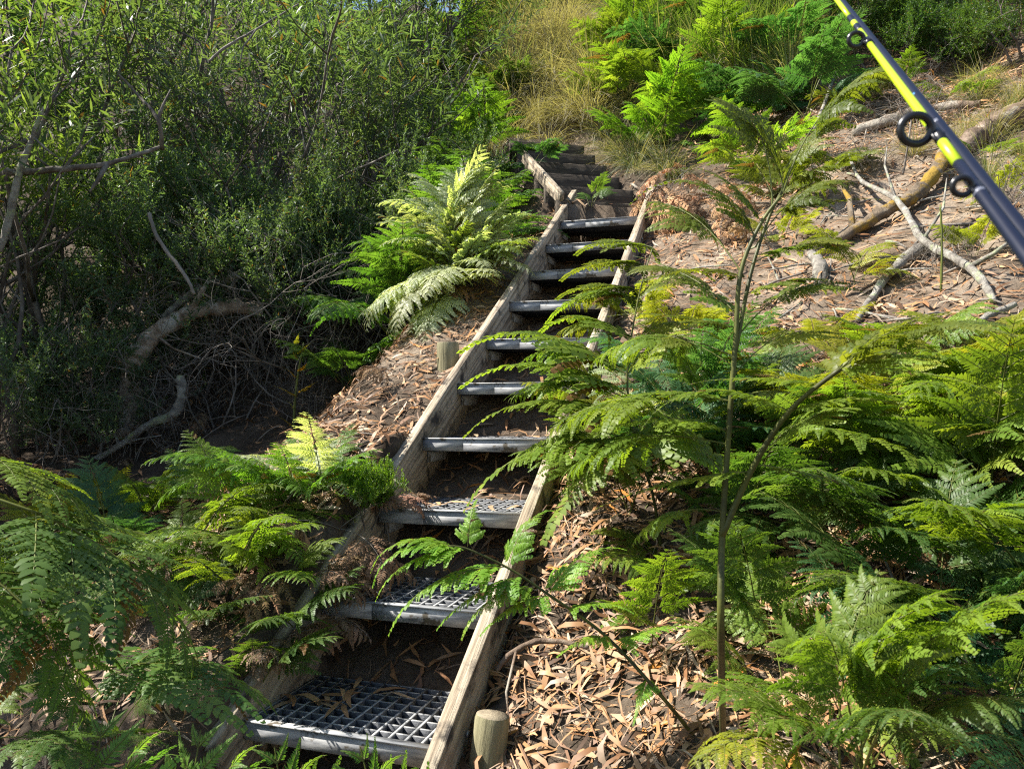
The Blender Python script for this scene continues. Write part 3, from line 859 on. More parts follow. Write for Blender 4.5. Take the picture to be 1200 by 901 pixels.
r = G(775, 640); q = lambda x, y, d=2.6: at(x, y, d)
t = thing('arching_bracken', r, 'bracken leaning from the fern bank with long drooping tails over the middle treads', 'fern')
stem_part(t, [r - V3((0, 0, .02)), q(765, 580), q(745, 515), q(735, 440), q(748, 350), q(765, 290)], .006, .002)
for b, e, c in [((748, 520, 2.6), (543, 600, 2.55), GREEN), ((742, 490, 2.6), (543, 514, 2.65), GREEN), ((738, 465, 2.6), (540, 456, 2.75), GREEN), ((736, 440, 2.6), (540, 415, 2.85), GREEN), ((740, 400, 2.65), (630, 400, 2.85), GREEN),
                ((748, 350, 2.7), (642, 380, 2.9), GREEN), ((750, 340, 2.7), (650, 352, 2.95), OLIVE), ((758, 310, 2.75), (655, 330, 3.0), OLIVE), ((765, 290, 2.8), (672, 300, 3.1), OLIVE),
                ((750, 500, 2.6), (640, 640, 2.4), GREEN), ((735, 440, 2.6), (850, 400, 2.6), YEL), ((748, 350, 2.7), (840, 330, 2.7), YEL), ((745, 515, 2.6), (860, 520, 2.5), GREEN)]:
    put_to('pinna', random.choice(PIN2), t, at(*b), at(*e), c, wide=1.5)
for bb, ee, cc in [((740, 470, 2.6), (590, 470, 2.75), GREEN), ((745, 515, 2.6), (600, 545, 2.6), GREEN), ((736, 440, 2.6), (610, 425, 2.85), GREEN), ((748, 350, 2.7), (660, 365, 2.95), YEL), ((742, 490, 2.6), (640, 520, 2.5), GREEN), ((738, 400, 2.65), (650, 395, 2.9), YEL), ((748, 520, 2.6), (820, 470, 2.6), GREEN), ((736, 430, 2.65), (800, 380, 2.8), YEL)]:
    put_to('frond', random.choice(TRI), t, at(*bb), at(*ee), cc)

# --- big soft fern close to the lens, lower right
r = G(1010, 905, dmin=.5); t = thing('bracken_fern', r, 'large bright fern close to the viewer in the lower right corner', 'fern')
for b, e, c in [((1000, 905, 1.15), (1235, 690, .95), GREEN), ((985, 905, 1.15), (1010, 660, 1.2), GREEN), ((990, 910, 1.1), (800, 800, 1.1), GREEN), ((990, 905, 1.1), (805, 905, 1.0), YEL),
                ((1010, 910, 1.15), (1150, 780, 1.0), DEEP), ((1010, 905, 1.15), (900, 720, 1.25), GREEN), ((1015, 910, 1.15), (1240, 830, .95), DEEP), ((1010, 905, 1.15), (1130, 690, 1.0), GREEN), ((1010, 905, 1.15), (960, 740, 1.0), GREEN), ((1010, 908, 1.1), (880, 860, 1.0), GREEN), ((1010, 908, 1.1), (1090, 850, .85), DEEP)]:
    put_to('frond', random.choice(TRI), t, at(*b), at(*e), c)

# --- fern bank right of the stairs: roots on the slope
def bank(spots, labels_group):
    for (px, py, n, size, c, ms, label) in spots:
        r = G(px, py)
        fern(r, label, n, size, c, ms, group=labels_group)
RF = [
    (800, 560, 5, .55, BLUEG, TRI, 'blue green fern low behind the tall dark stem'),
    (745, 600, 5, .5, GREEN, TRI, 'green fern at the edge of the stairs above a patch of leaf litter'),
    (770, 500, 5, .5, PALE, LANCE, 'greyish pale fern between the right stringer and the tall bracken'),
    (830, 470, 5, .55, BLUEG, LANCE, 'blue green ladder leaved fern in the middle of the fern bank'),
    (900, 560, 5, .6, DEEP, TRI, 'deep green fern behind the forked stem on its right'),
    (880, 640, 5, .55, DEEP, TRI, 'shaded fern at the foot of the forked stem'),
    (960, 640, 5, .6, DEEP, TRI, 'dark fern in shade above the large lower right fern'),
    (1040, 660, 5, .6, DEEP, TRI, 'dark shaded fern beside a dry brown stalk'),
    (1130, 680, 5, .6, DEEP, TRI, 'shaded fern at the right edge below the bright fern mass'),
    (1190, 640, 5, .6, GREEN, TRI, 'green fern cut by the right edge of the view'),
    (990, 560, 5, .6, GREEN, TRI, 'bright green fern in the sunny middle of the right bank'),
    (1070, 570, 5, .6, GREEN, TRI, 'lush sunlit fern in the right bank below the log'),
    (1150, 560, 5, .6, GREEN, TRI, 'lush sunlit fern in the right bank near the edge'),
    (1020, 500, 5, .5, YEL, TRI, 'yellow green fern behind the horizontal branch of the forked stem'),
    (1105, 490, 5, .5, GREEN, TRI, 'sunlit fern under the white stick'),
    (1180, 480, 5, .5, GREEN, TRI, 'sunlit fern at the right edge under the fishing rod'),
    (930, 480, 5, .45, YEL, TRI, 'small yellow green fern on the litter right of the tall stem'),
    (870, 420, 5, .4, BLUEG, LANCE, 'blue grey fern on the sandy slope behind the tall stem'),
    (960, 415, 5, .35, YEL, LANCE, 'yellow fern frond lying over a dead branch on the sandy slope'),
    (1005, 330, 5, .42, YEL, LANCE, 'yellow fern below the mossy log on the sandy slope'),
    (720, 540, 5, .4, GREEN, TRI, 'fern leaning over the right stringer by the middle treads'),
    (800, 690, 5, .42, GREEN, TRI, 'small fern in the leaf litter left of the tall dark stem'),
    (770, 760, 4, .38, GREEN, TRI, 'sparse low fern amid the leaf litter below the fern bank'),
    (1090, 760, 5, .55, DEEP, TRI, 'dark fern directly behind the large lower right fern'),
    (1180, 780, 5, .55, BLUEG, LANCE, 'ladder leaved fern in the bottom right shade'),
    (1120, 860, 5, .5, BLUEG, LANCE, 'small leaved fern at the bottom right under the large fern'),
    (900, 760, 5, .45, DEEP, TRI, 'low dark fern right of the tall stem base'),
    (745, 380, 5, .35, YEL, TRI, 'yellow green fern sprouting beside the right stringer high up'),
    (800, 400, 5, .38, YEL, TRI, 'yellow fern on the litter slope right of the upper treads'),
]
bank(RF, 'ferns of the bank right of the stairs')
XF = []
for (px, py, s, c, ms) in [(770, 450, .5, BLUEG, LANCE), (740, 460, .42, YEL, TRI), (810, 520, .5, BLUEG, TRI), (860, 510, .5, GREEN, TRI), (840, 580, .5, BLUEG, TRI), (780, 540, .45, GREEN, TRI), (720, 500, .4, YEL, TRI),
                           (930, 520, .55, GREEN, TRI), (1090, 610, .6, GREEN, TRI), (1165, 600, .6, GREEN, TRI), (1130, 730, .55, GREEN, TRI),
                           (1050, 530, .55, YEL, TRI), (1140, 520, .55, GREEN, TRI), (1200, 540, .6, GREEN, TRI), (1060, 450, .45, GREEN, TRI), (1150, 450, .45, YEL, TRI), (980, 460, .42, YEL, TRI), (1200, 700, .6, GREEN, TRI),
                           (930, 830, .4, GREEN, TRI), (1010, 820, .5, DEEP, LANCE), (1080, 840, .5, BLUEG, LANCE), (1170, 850, .5, DEEP, LANCE), (950, 590, .5, GREEN, TRI)]:
    w_ = {id(GREEN): 'sunny green', id(DEEP): 'deep green', id(BLUEG): 'blue green', id(YEL): 'yellow green'}[id(c)]
    zone = 'left of the forked stem' if px < 850 else 'right of the forked stem, upper rows' if py < 560 else 'right of the forked stem, middle rows' if py < 720 else 'in the lowest rows under the large fern'
    XF.append((px, py, 5, s, c, ms, f'{w_} fern of the right fern bank, {zone}'))
XF = [row for k, row in enumerate(XF) if k % 3 != 1]
for row in XF: bank([row], row[-1])

# --- ferns high on the right, beside the upper path
UF = [(770, 185, 9, 1.0, (.15, .28, .03), TRI, 'bright fern arching over the path from the upper right bank'),
      (815, 165, 9, 1.0, GREEN, TRI, 'green fern on the upper right bank beside the arching fern'),
      (880, 150, 9, .95, BLUEG, TRI, 'blue green fern below the lit grass on the upper right'),
      (885, 205, 8, .7, (.2, .3, .04), TRI, 'yellow green drooping fern above the dead brown fern'),
      (945, 140, 9, .95, BLUEG, TRI, 'blue green fern near the top guide of the fishing rod'),
      (850, 110, 9, .95, GREEN, TRI, 'green fern in the grass above the upper right bank'),
      (930, 85, 8, .9, BLUEG, TRI, 'blue green fern behind the tip of the fishing rod'),
      (960, 215, 7, .55, OLIVE, TRI, 'olive fern above the sandy slope left of the fishing rod'),
      (910, 240, 7, .5, OLIVE, TRI, 'olive fern at the top of the bare sand patch'),
      (720, 60, 5, .6, (.2, .3, .03), TRI, 'small yellow fern in the dry grass at the top of the path'),
      (1160, 190, 4, .35, GREEN, TRI, 'small fern growing by the thick brown log')]
bank(UF, None)

TF = [(575, 60, 8, 1.0, DEEP, TRI, 'dark fern at the left edge of the grass bank'), (590, 20, 8, 1.0, GREEN, TRI, 'green fern high at the left edge of the grass bank'), (560, 110, 8, .9, DEEP, TRI, 'dark fern below the left edge of the grass bank'),
      (735, 90, 8, 1.0, GREEN, TRI, 'green fern at the right edge of the dry grass'), (760, 50, 8, 1.0, GREEN, TRI, 'green fern high at the right edge of the dry grass'), (800, 90, 8, 1.0, BLUEG, TRI, 'blue green fern among the grass of the upper right bank'),
      (745, 130, 8, .9, GREEN, TRI, 'fern hanging above the weeping grass by the steps'), (830, 60, 8, 1.0, DEEP, TRI, 'deep green fern near the top edge right of the grass')]
TF += [(545, 60, 8, 1.0, GREEN, TRI, 'green fern in the scrub left of the grass bank'), (530, 120, 8, 1.0, (.1, .19, .04), TRI, 'fern in the dark scrub above the pale edging board'), (580, 125, 7, .8, GREEN, TRI, 'fern closing in on the path end from the left'), (735, 125, 7, .8, GREEN, TRI, 'fern closing in on the path end from the right'),
       (1000, 130, 5, .5, OLIVE, TRI, 'olive fern behind the rod just under its upper guide'), (1060, 110, 5, .5, GREEN, TRI, 'fern on the leafy slope right of the rod'), (1120, 120, 5, .45, GREEN, TRI, 'fern on the leafy slope above the thick brown log'), (1180, 240, 5, .4, YEL, TRI, 'yellow green fern at the right edge under the thick brown log'), (920, 290, 5, .35, YEL, TRI, 'small yellow fern on the open sand left of the mossy log'), (1140, 300, 4, .3, YEL, TRI, 'small yellow fern by the lichen covered branch')]
bank(TF, None)
for (px, py, s, lab) in [(1030, 90, .9, 'tea tree shading the top of the sandy slope beside the rod'), (950, 60, 1.0, 'tea tree behind the blue green ferns at the top'), (1140, 85, .7, 'low tea tree on the leafy slope near the top right')]:
    x, y, z = G(px, py); shrub('teatree', x, y, s, lab, (.06, .12, .035))
for (px, py, s, lab) in [(1080, 150, .5, 'dead brush lying by the half sunk log'), (1020, 200, .4, 'dead brush beside the upper end of the mossy log'), (1170, 260, .45, 'dead brush at the right edge below the thick log'), (1100, 320, .3, 'dead brush among the lichen covered branches')]:
    x, y, z = G(px, py); shrub('dead', x, y, s, lab, (.3, .3, .3))
for i in range(16):
    px, py = random.uniform(1000, 1200), random.uniform(75, 230)
    x, y, z = G(px, py); o = link('grass_tussock', random.choice(TUS + DRY), None, jit((.2, .22, .1)))
    o.location = (x, y, z); o.rotation_euler = (0, 0, random.uniform(0, 6.28)); o.scale = (random.uniform(.4, .75),) * 3
    tag(o, 'small sparse grass tussock on the leafy slope behind the fishing rod', 'grass tussock', 'small tussocks on the slope behind the rod')
# --- ferns left of the upper steps
LF = [(560, 170, 8, .8, DEEP, TRI, 'dark fern shading the upper timber steps from the left'),
      (520, 150, 8, .75, (.08, .17, .03), TRI, 'fern with bright tips left of the upper timber steps'),
      (590, 130, 7, .7, DEEP, TRI, 'dark fern at the bend of the upper path'),
      (625, 200, 5, .42, BLUEG, TRI, 'small fern drooping over the pale edging board'),
      (690, 250, 3, .3, (.1, .18, .03), TRI, 'tiny fern tuft growing at the head of the grating stairs'),
      (470, 130, 7, .7, DEEP, TRI, 'dark fern among the shrubs left of the pale fern'),
      (430, 230, 8, .7, DEEP, TRI, 'dark fern in shade just left of the pale silvery fern'),
      (390, 270, 7, .65, DEEP, TRI, 'fern spreading in front of the dead brush'),
      (470, 60, 7, .8, (.1, .2, .02), TRI, 'bright green fern high among the scrub near the top edge'),
      (540, 70, 7, .8, (.1, .2, .02), TRI, 'bright fern left of the dry grass at the top'),
      (250, 320, 5, .5, DEEP, TRI, 'dim fern in the shaded hollow above the bent log'),
      (90, 340, 6, .6, DEEP, TRI, 'dim fern in the scrub at the left edge above the hollow'),
      (20, 440, 5, .45, GREEN, TRI, 'fern tip catching sun at the left edge'),
      (440, 330, 5, .45, DEEP, LANCE, 'low fern at the foot of the pale silvery fern on its left')]
bank(LF, None)

for (x, y, n, s, c, lab) in [(-.3, 6.1, 9, 1.0, (.1, .19, .04), 'dark fern directly behind the pale silvery fern'), (-.5, 6.75, 9, 1.0, (.1, .2, .03), 'fern with sunlit tips in the thicket left of the upper timber steps'), (-.42, 7.2, 9, 1.0, (.1, .19, .04), 'dark fern leaning over the left ends of the upper timber steps'),
                             (-.65, 6.2, 9, 1.0, (.1, .19, .04), 'dark fern left of and behind the pale silvery fern'), (-.4, 7.9, 7, .7, (.1, .19, .04), 'dark fern at the last bend of the path'), (-.85, 5.75, 9, 1.0, (.09, .18, .035), 'fern in front of the dead brush by the pale fern'),
                             (-.75, 6.9, 9, 1.0, GREEN, 'tall green fern rising behind the dark ferns of the thicket'), (-1.15, 5.6, 7, .6, (.1, .19, .04), 'dim fern at the lower edge of the dead brush'), (-.3, 8.2, 9, 1.0, (.12, .22, .03), 'bright fern in the top thicket left of the dry grass')]:
    fern((x, y), lab, n, s, c, TRI)
# --- ferns lower left
MF = [(215, 655, 8, .52, GREEN, LANCE, 'sunlit fern in the middle of the lower left fern patch'),
      (290, 640, 8, .5, GREEN, LANCE, 'sunlit fern at the right end of the lower left fern patch'),
      (350, 600, 8, .5, (.1, .2, .03), LANCE, 'bright fern next to the budding yellow stalk'),
      (250, 590, 8, .48, (.1, .19, .03), LANCE, 'bright fern right below the bent log'),
      (385, 575, 6, .42, PALE, LANCE, 'pale fern at the edge of the litter bank'),
      (140, 660, 8, .55, BLUEG, TRI, 'blue green fern at the left of the lower left fern patch'),
      (60, 640, 8, .55, YEL, LANCE, 'yellowing fern at the left edge below the hollow'),
      (110, 610, 7, .45, YEL, LANCE, 'yellow tipped fern below the fallen grey branch'),
      (330, 690, 5, .3, GREEN, TRI, 'small fern catching a spot of sun beside the lower left stringer'),
      (200, 740, 6, .42, DEEP, LANCE, 'dark fern in the lower left shade'),
      (60, 760, 6, .45, DEEP, TRI, 'dark fern on the shaded lower left bank'),
      (130, 870, 5, .4, DEEP, TRI, 'dark fern on the ground near the bottom left corner')]
MF += [(170, 610, 8, .5, GREEN, LANCE, 'green fern at the back of the lower left fern patch'), (310, 580, 8, .48, (.12, .24, .03), LANCE, 'bright fern behind the sunlit ones, close under the fern shoot'), (20, 700, 7, .5, DEEP, TRI, 'dark fern at the left edge of the shaded bank'),
       (270, 690, 8, .45, GREEN, LANCE, 'green fern in front of the lower left fern patch'), (345, 790, 6, .35, DEEP, TRI, 'dim fern hugging the buried lower left stringer'), (300, 860, 6, .35, DEEP, TRI, 'dim fern in the dark by the left end of the lowest tread')]
bank(MF, None)
# fronds hanging in from the left, near the lens
r = G(-150, 760); t = thing('bracken_fern', r, 'big shaded fern reaching in from the left edge near the viewer', 'fern')
for b, e, c in [((-150, 560, 1.5), (235, 790, 1.6), DEEP), ((-140, 620, 1.45), (110, 850, 1.4), DEEP), ((-130, 520, 1.5), (120, 640, 1.65), GREEN)]:
    put_to('frond', random.choice(TRI), t, at(*b), at(*e), c)
stem_part(t, [r, at(-140, 650, 1.5), at(-120, 520, 1.5), at(-100, 470, 1.5)], .007, .004)
r = G(-60, 905); t = thing('bracken_fern', r, 'long dark frond stretching right across the shaded bank towards the lowest tread', 'fern')
for b, e, c in [((-60, 840, 1.4), (318, 828, 1.75), DEEP), ((-40, 870, 1.35), (120, 900, 1.3), DEEP), ((-60, 880, 1.3), (40, 800, 1.4), GREEN)]:
    put_to('frond', random.choice(TRI), t, at(*b), at(*e), c)
for (x, y, tx, ty, lab) in [(140, 1000, 150, 852, 'bright fern tip rising at the bottom edge, leftmost of four'), (250, 1000, 262, 868, 'bright fern tip at the bottom edge, second of four from the left'),
                            (350, 1010, 338, 880, 'fern tip at the bottom edge just below the lowest tread'), (455, 1010, 430, 880, 'fern tip at the bottom edge, rightmost of four')]:
    b = at(x, y, 1.35); t = thing('bracken_fern', V3((b.x, b.y, H(b.x, b.y))), lab, 'fern')
    put_to('frond', TRI[0], t, V3((b.x, b.y, H(b.x, b.y))), at(tx, ty - 22, 1.38), (.14, .26, .045))
    put_to('frond', TRI[1], t, V3((b.x, b.y, H(b.x, b.y))), at(tx + 45, ty + 4, 1.33), (.12, .23, .045))

# --- dead ferns
for (px, py, n, s, c, ms, lab) in [(400, 625, 7, .42, BROWN, DEAD, 'dead brown fern heap beside the third tread'), (350, 660, 6, .38, BROWN, DEAD, 'dead brown fern in the shade below the sunlit left ferns'), (330, 760, 7, .36, (.2, .14, .09), DEAD, 'faded dead fern beside the lower left stringer'),
                                   (405, 665, 8, .4, BROWN, DEAD, 'dead fern hanging over the second tread'), (352, 712, 7, .34, (.22, .14, .08), DEAD, 'dead fern draped on the lower left stringer'), (305, 775, 6, .3, (.2, .13, .08), DEAD, 'dim dead fern left of the lowest tread'), (785, 235, 8, .5, (.45, .25, .14), DEAD, 'tan dead fern beside the head of the stairs'), (850, 235, 8, .55, (.42, .22, .12), DEAD, 'tan dead fern drooping under the yellow green fern'),
                                   (555, 335, 6, .35, BROWN, DEAD, 'brown dead fern under the pale silvery fern'), (460, 440, 6, .3, BROWN, DEAD, 'brown dead fern on the litter bank by the left post'),
                                   (60, 560, 8, .5, (.22, .11, .06), DEAD, 'reddish dead fern at the left edge of the hollow'), (180, 480, 7, .42, TAN, CURL, 'tan curled dead fern under the bend of the log'), (225, 490, 7, .4, TAN, CURL, 'tan curled dead fern clump right of the bent log'),
                                   (160, 540, 6, .38, (.3, .2, .12), CURL, 'dim curled dead fern behind the fallen grey branch'), (530, 290, 5, .3, BROWN, DEAD, 'brown fern remains behind the pale silvery fern'),
                                   (640, 330, 4, .25, BROWN, DEAD, 'brown fern scrap against the left stringer')]:
    r = G(px, py); fern(r, lab, max(3, n - 2), s, c, ms, pitch=(.1, .8), name='dead_fern', cat='dead fern', part='dead_frond')

for (px, py, lab, es) in [(800, 262, 'hanging tan dead fern right of the head of the stairs', [(745, 235), (762, 258), (775, 285), (800, 300), (770, 205), (815, 225), (790, 190)]), (850, 285, 'hanging tan dead fern below the yellow green drooping fern', [(835, 262), (850, 300), (872, 290), (845, 230), (880, 255), (862, 215)])]:
    r = G(px, py); D0 = (r - CAM).y; t = thing('dead_fern', r, lab, 'dead fern'); hub = at(px, py - 55, D0)
    stem_part(t, [r, r.lerp(hub, .5) + V3((.01, 0, 0)), hub], .006, .003, 'twig')
    for e in es:
        put_to('dead_frond', random.choice(DEAD), t, hub + V3((random.uniform(-.05, .05), 0, random.uniform(-.1, .1))), at(e[0], e[1], D0 - random.uniform(.02, .2)), (.5, .29, .16), wide=1.2)
# --- budding stalk with yellow tips
r = G(350, 505); D0 = (r - CAM).y - .12
r = V3((r.x, r.y - .12, H(r.x, r.y - .12)))
t = thing('fern_shoot', r, 'young green fern shoot with orange yellow buds, upright on the litter bank', 'fern shoot')
stem_part(t, [r, at(345, 480, D0), at(349, 440, D0), at(356, 402, D0)], .011, .005, 'stalk')
for e in [(312, 450), (328, 428), (368, 400), (372, 420), (336, 405), (318, 485), (330, 465), (380, 445), (352, 388)]:
    b_ = at(349 + random.uniform(-3, 3), e[1] + 16, D0)
    put_to('pinna', PIN[0], t, b_, at(e[0], e[1], D0 - .03), random.choice([(.4, .26, .03), (.3, .3, .04), (.5, .28, .03)]))

# --- scrub on the left: rows of shrubs
S_ = shrub
G1 = 'wattle shrubs of the left scrub'
for (x, y, s, c, lab) in [
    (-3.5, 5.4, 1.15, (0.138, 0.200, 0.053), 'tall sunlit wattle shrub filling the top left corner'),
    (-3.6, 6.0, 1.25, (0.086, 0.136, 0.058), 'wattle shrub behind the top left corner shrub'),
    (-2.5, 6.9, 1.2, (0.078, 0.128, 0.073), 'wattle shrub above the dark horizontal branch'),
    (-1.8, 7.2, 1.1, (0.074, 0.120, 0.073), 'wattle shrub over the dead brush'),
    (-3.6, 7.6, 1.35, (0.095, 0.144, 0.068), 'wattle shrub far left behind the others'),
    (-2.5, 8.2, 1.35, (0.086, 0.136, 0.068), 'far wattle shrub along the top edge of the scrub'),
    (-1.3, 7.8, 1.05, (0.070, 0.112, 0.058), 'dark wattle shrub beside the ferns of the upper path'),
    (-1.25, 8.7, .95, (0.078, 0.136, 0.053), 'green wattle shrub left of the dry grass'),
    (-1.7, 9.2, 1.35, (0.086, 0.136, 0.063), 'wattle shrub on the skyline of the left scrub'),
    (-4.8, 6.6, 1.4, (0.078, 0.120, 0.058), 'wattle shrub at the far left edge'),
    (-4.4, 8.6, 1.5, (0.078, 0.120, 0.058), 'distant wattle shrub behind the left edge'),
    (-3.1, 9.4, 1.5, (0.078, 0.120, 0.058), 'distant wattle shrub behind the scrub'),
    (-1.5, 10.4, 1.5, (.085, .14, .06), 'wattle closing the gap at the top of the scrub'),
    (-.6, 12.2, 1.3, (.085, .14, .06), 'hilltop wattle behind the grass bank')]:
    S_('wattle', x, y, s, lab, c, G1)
for (x, y, s, c, lab) in [
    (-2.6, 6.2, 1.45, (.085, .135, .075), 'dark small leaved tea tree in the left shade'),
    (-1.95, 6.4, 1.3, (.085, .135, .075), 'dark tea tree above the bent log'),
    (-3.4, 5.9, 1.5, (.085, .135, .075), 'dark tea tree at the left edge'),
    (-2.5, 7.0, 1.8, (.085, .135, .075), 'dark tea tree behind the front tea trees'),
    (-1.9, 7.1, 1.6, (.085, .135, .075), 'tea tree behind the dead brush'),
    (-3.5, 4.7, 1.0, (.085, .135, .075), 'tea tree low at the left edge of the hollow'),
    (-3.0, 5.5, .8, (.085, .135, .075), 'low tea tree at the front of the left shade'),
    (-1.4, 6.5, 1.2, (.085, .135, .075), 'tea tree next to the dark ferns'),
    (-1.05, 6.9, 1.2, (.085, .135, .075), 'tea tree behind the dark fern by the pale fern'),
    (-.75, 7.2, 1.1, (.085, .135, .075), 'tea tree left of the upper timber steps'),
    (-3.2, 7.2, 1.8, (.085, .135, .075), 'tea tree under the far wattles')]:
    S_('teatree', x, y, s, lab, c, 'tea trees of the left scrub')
for (x, y, s, lab) in [(-1.5, 5.9, 1.1, 'grey dead brush right of the tea trees'), (-1.15, 6.1, 1.0, 'grey dead brush behind the fern patch'), (-2.2, 5.9, 1.1, 'grey dead brush above the bent log'),
                          (-1.5, 5.6, .5, 'low tangle of dead twigs behind the bent log'), (-2.7, 5.5, .6, 'low tangle of dead twigs under the tea trees'), (-2.9, 5.8, 1.2, 'bare dead shrub in the left shade'),
                          (-1.0, 6.4, 1.0, 'dead brush behind the pale fern'), (-1.75, 6.3, 1.5, 'tall dead brush under the wattles'), (-3.3, 5.3, 1.1, 'bare dead shrub at the left edge'), (-1.3, 6.9, 1.5, 'tall dead brush left of the dark ferns')]:
    c = (.3, .3, .3)
    S_('dead', x, y, s, lab, c)
# tall shrubs standing left of the view; they shade the hollow and the lowest treads
S_('wattle', -2.75, 1.15, .8, 'wattle at the near end of the left scrub', (.08, .15, .04))
S_('sapling', -2.7, 2.12, .7, 'slender wattle sapling shading the lowest treads from the left', (.08, .15, .04), cat='tree')
for (x, y, s, c, lab) in [(-4.6, 4.6, 1.5, (.07, .14, .035), 'tall wattle left of the hollow'), 
                          (-5.2, 5.6, 1.6, (.07, .14, .035), 'tall wattle beyond the left edge')]:
    S_('wattle', x, y, s, lab, c)
S_('heath', *G(425, 608)[:2], .62, 'small dense bright green bush beside the left stringer', (.09, .19, .02))
S_('heath', *G(60, 690)[:2], .8, 'small heath bush among the lower left ferns', DEEP)
for (px, py, s, c, lab) in [(985, 45, 1.1, (.05, .1, .03), 'dark tea tree rising behind the rod near the top edge'), (1060, 30, 1.1, (.05, .11, .03), 'dark tea tree right of the rod at the top edge'), (1195, 75, .9, (.06, .12, .03), 'tea tree at the right edge above the logs'),
                            (1010, 60, .8, DEEP, 'dark tea tree behind the fishing rod top'), (1090, 90, .6, (.06, .13, .02), 'low green tea tree at the top of the sandy slope'), (1170, 40, .9, (.04, .09, .02), 'dark tea tree in the top right corner'), (1130, 20, .9, (.05, .1, .02), 'tea tree behind the top right corner')]:
    x, y, z = G(px, py); S_('teatree', x, y, s, lab, c)
for (x, y, s, lab) in [(2.6, 10.3, .9, 'wattle at the top above the fern slope'), (4.6, 9.6, .9, 'wattle at the top right behind the rod'), (6.2, 9.3, 1.0, 'wattle at the right end of the hilltop'), (1.2, 11.6, .9, 'wattle behind the grass bank'), (-1.6, 10.6, 1.2, 'wattle behind the left scrub top')]:
    S_('wattle', x, y, s, lab, (.06, .13, .025))

random.seed(99)
S_('wattle', -2.5, 10.3, 1.7, 'tall wattle on the hilltop closing the scrub against the sky', (.085, .14, .06))
S_('wattle', -5.2, 10.5, 1.7, 'hilltop wattle far behind the left edge', (.085, .14, .06))
# --- grass
GB = 'grass tussocks on the bank at the top of the path'
for i in range(150):
    px = random.uniform(565, 930); py = random.uniform(-60, 115) if random.random() < .8 else random.uniform(90, 150)
    if py > 115: px = random.uniform(580, 700)
    x, y, z = G(px, py)
    dry = random.random() < (.97 if 600 < px < 720 and py > 25 else .12)
    tussock(DRY if dry else TUS, x, y, random.uniform(1.0, 1.7), 'straw coloured tussock of dry grass on the bank above the path' if dry else 'green tussock of grass on the bank above the path',
            (.4, .37, .24) if dry else (.17, .25, .075), GB + (' (dry)' if dry else ''))
for i in range(26):
    a_, b_ = random.uniform(.1, 2.3), random.uniform(.62, 1.1)
    x, y = AX + S2X * a_ + T2X * b_, AY + S2Y * a_ + T2Y * b_
    tussock(WEEP, x, y, random.uniform(.6, .95), 'dark weeping grass tussock hanging over the right side of the timber steps', (.085, .11, .055), 'grass hanging over the timber steps', tilt=(.15, -.3))
for i in range(16):
    x, y = random.uniform(-.35, .9), random.uniform(8.45, 9.3)
    tussock(DRY + WEEP, x, y, random.uniform(.8, 1.2), 'matted straw tussock hanging where the path meets the bank', (.38, .34, .23), 'matted straw at the path end')
for (px, py) in [(640, 140), (660, 125), (620, 120), (600, 130), (680, 120)]:
    x, y, z = G(px, py); tussock(DRY, x, y, .6, 'dry grass tussock where the path meets the bank', (.25, .225, .14), 'dry grass at the path end')
for (px, py, s, lab) in [(345, 410, .75, 'thin tussock of long grass behind the fern shoot'), (320, 395, .8, 'long grass tussock arching over the end of the bent log'), (365, 385, .6, 'long grass tussock at the crest of the litter bank')]:
    x, y, z = G(px, py); tussock(LONG, x, y, s, lab, (.05, .1, .04))
for (px, py, s, lab) in [(190, 330, .7, 'long grass in the left shade'), (230, 210, .9, 'long grass between the tea trees'), (480, 55, .9, 'broad long grass high in the left scrub'), (540, 30, .9, 'long grass at the top beside the ferns')]:
    x, y, z = G(px, py); tussock(LONG, x, y, s, lab, (.07, .15, .04))
# ------------------------------------------------------------------ logs, branches and sticks
def limb(name, pts, rads, mat, label, cat, sides=14, wob=.13, sub=6, forks=()):
    acc = Acc(); P_ = []; Rr = []; n = len(pts)
    for i in range(n - 1):
        a, b = pts[max(i - 1, 0)], pts[i]; c, d = pts[i + 1], pts[min(i + 2, n - 1)]
        for k in range(sub):
            u = k / sub
            P_.append(.5 * ((2 * b) + (c - a) * u + (2 * a - 5 * b + 4 * c - d) * u * u + (3 * b - a - 3 * c + d) * u ** 3))
            Rr.append(rads[i] * (1 - u) + rads[i + 1] * u)
    P_.append(pts[-1]); Rr.append(rads[-1])
    P_ = [p + rand_dir(random) * Rr[i] * .22 for i, p in enumerate(P_)]
    loc = P_[0].copy()
    acc.tube([p - loc for p in P_], [r * random.uniform(.9, 1.1) for r in Rr], sides, .5, 0, wob=wob)
    o = link(name, acc.mesh(name, [M[mat]], True)); o.location = loc
    tag(o, label, cat)
    for k, (i, e, r) in enumerate(forks):
        s = pts[i]; mid = s.lerp(e, .5) + rand_dir(random) * (e - s).length * .08
        a2 = Acc(); a2.tube([s - loc, mid - loc, e - loc], [r, r * .75, r * .3], 7, .5, 0, wob=.1)
        link('side_branch', a2.mesh('side_branch', [M[mat]], True), o)
    return o
def gp(px, py, up=0.0):
    p = G(px, py); return p + V3((0, 0, up))
def above(px, py, ref, dd=0.0):
    """point at the distance of another photo pixel's ground"""
    return at(px, py, (G(*ref) - CAM).y + dd)

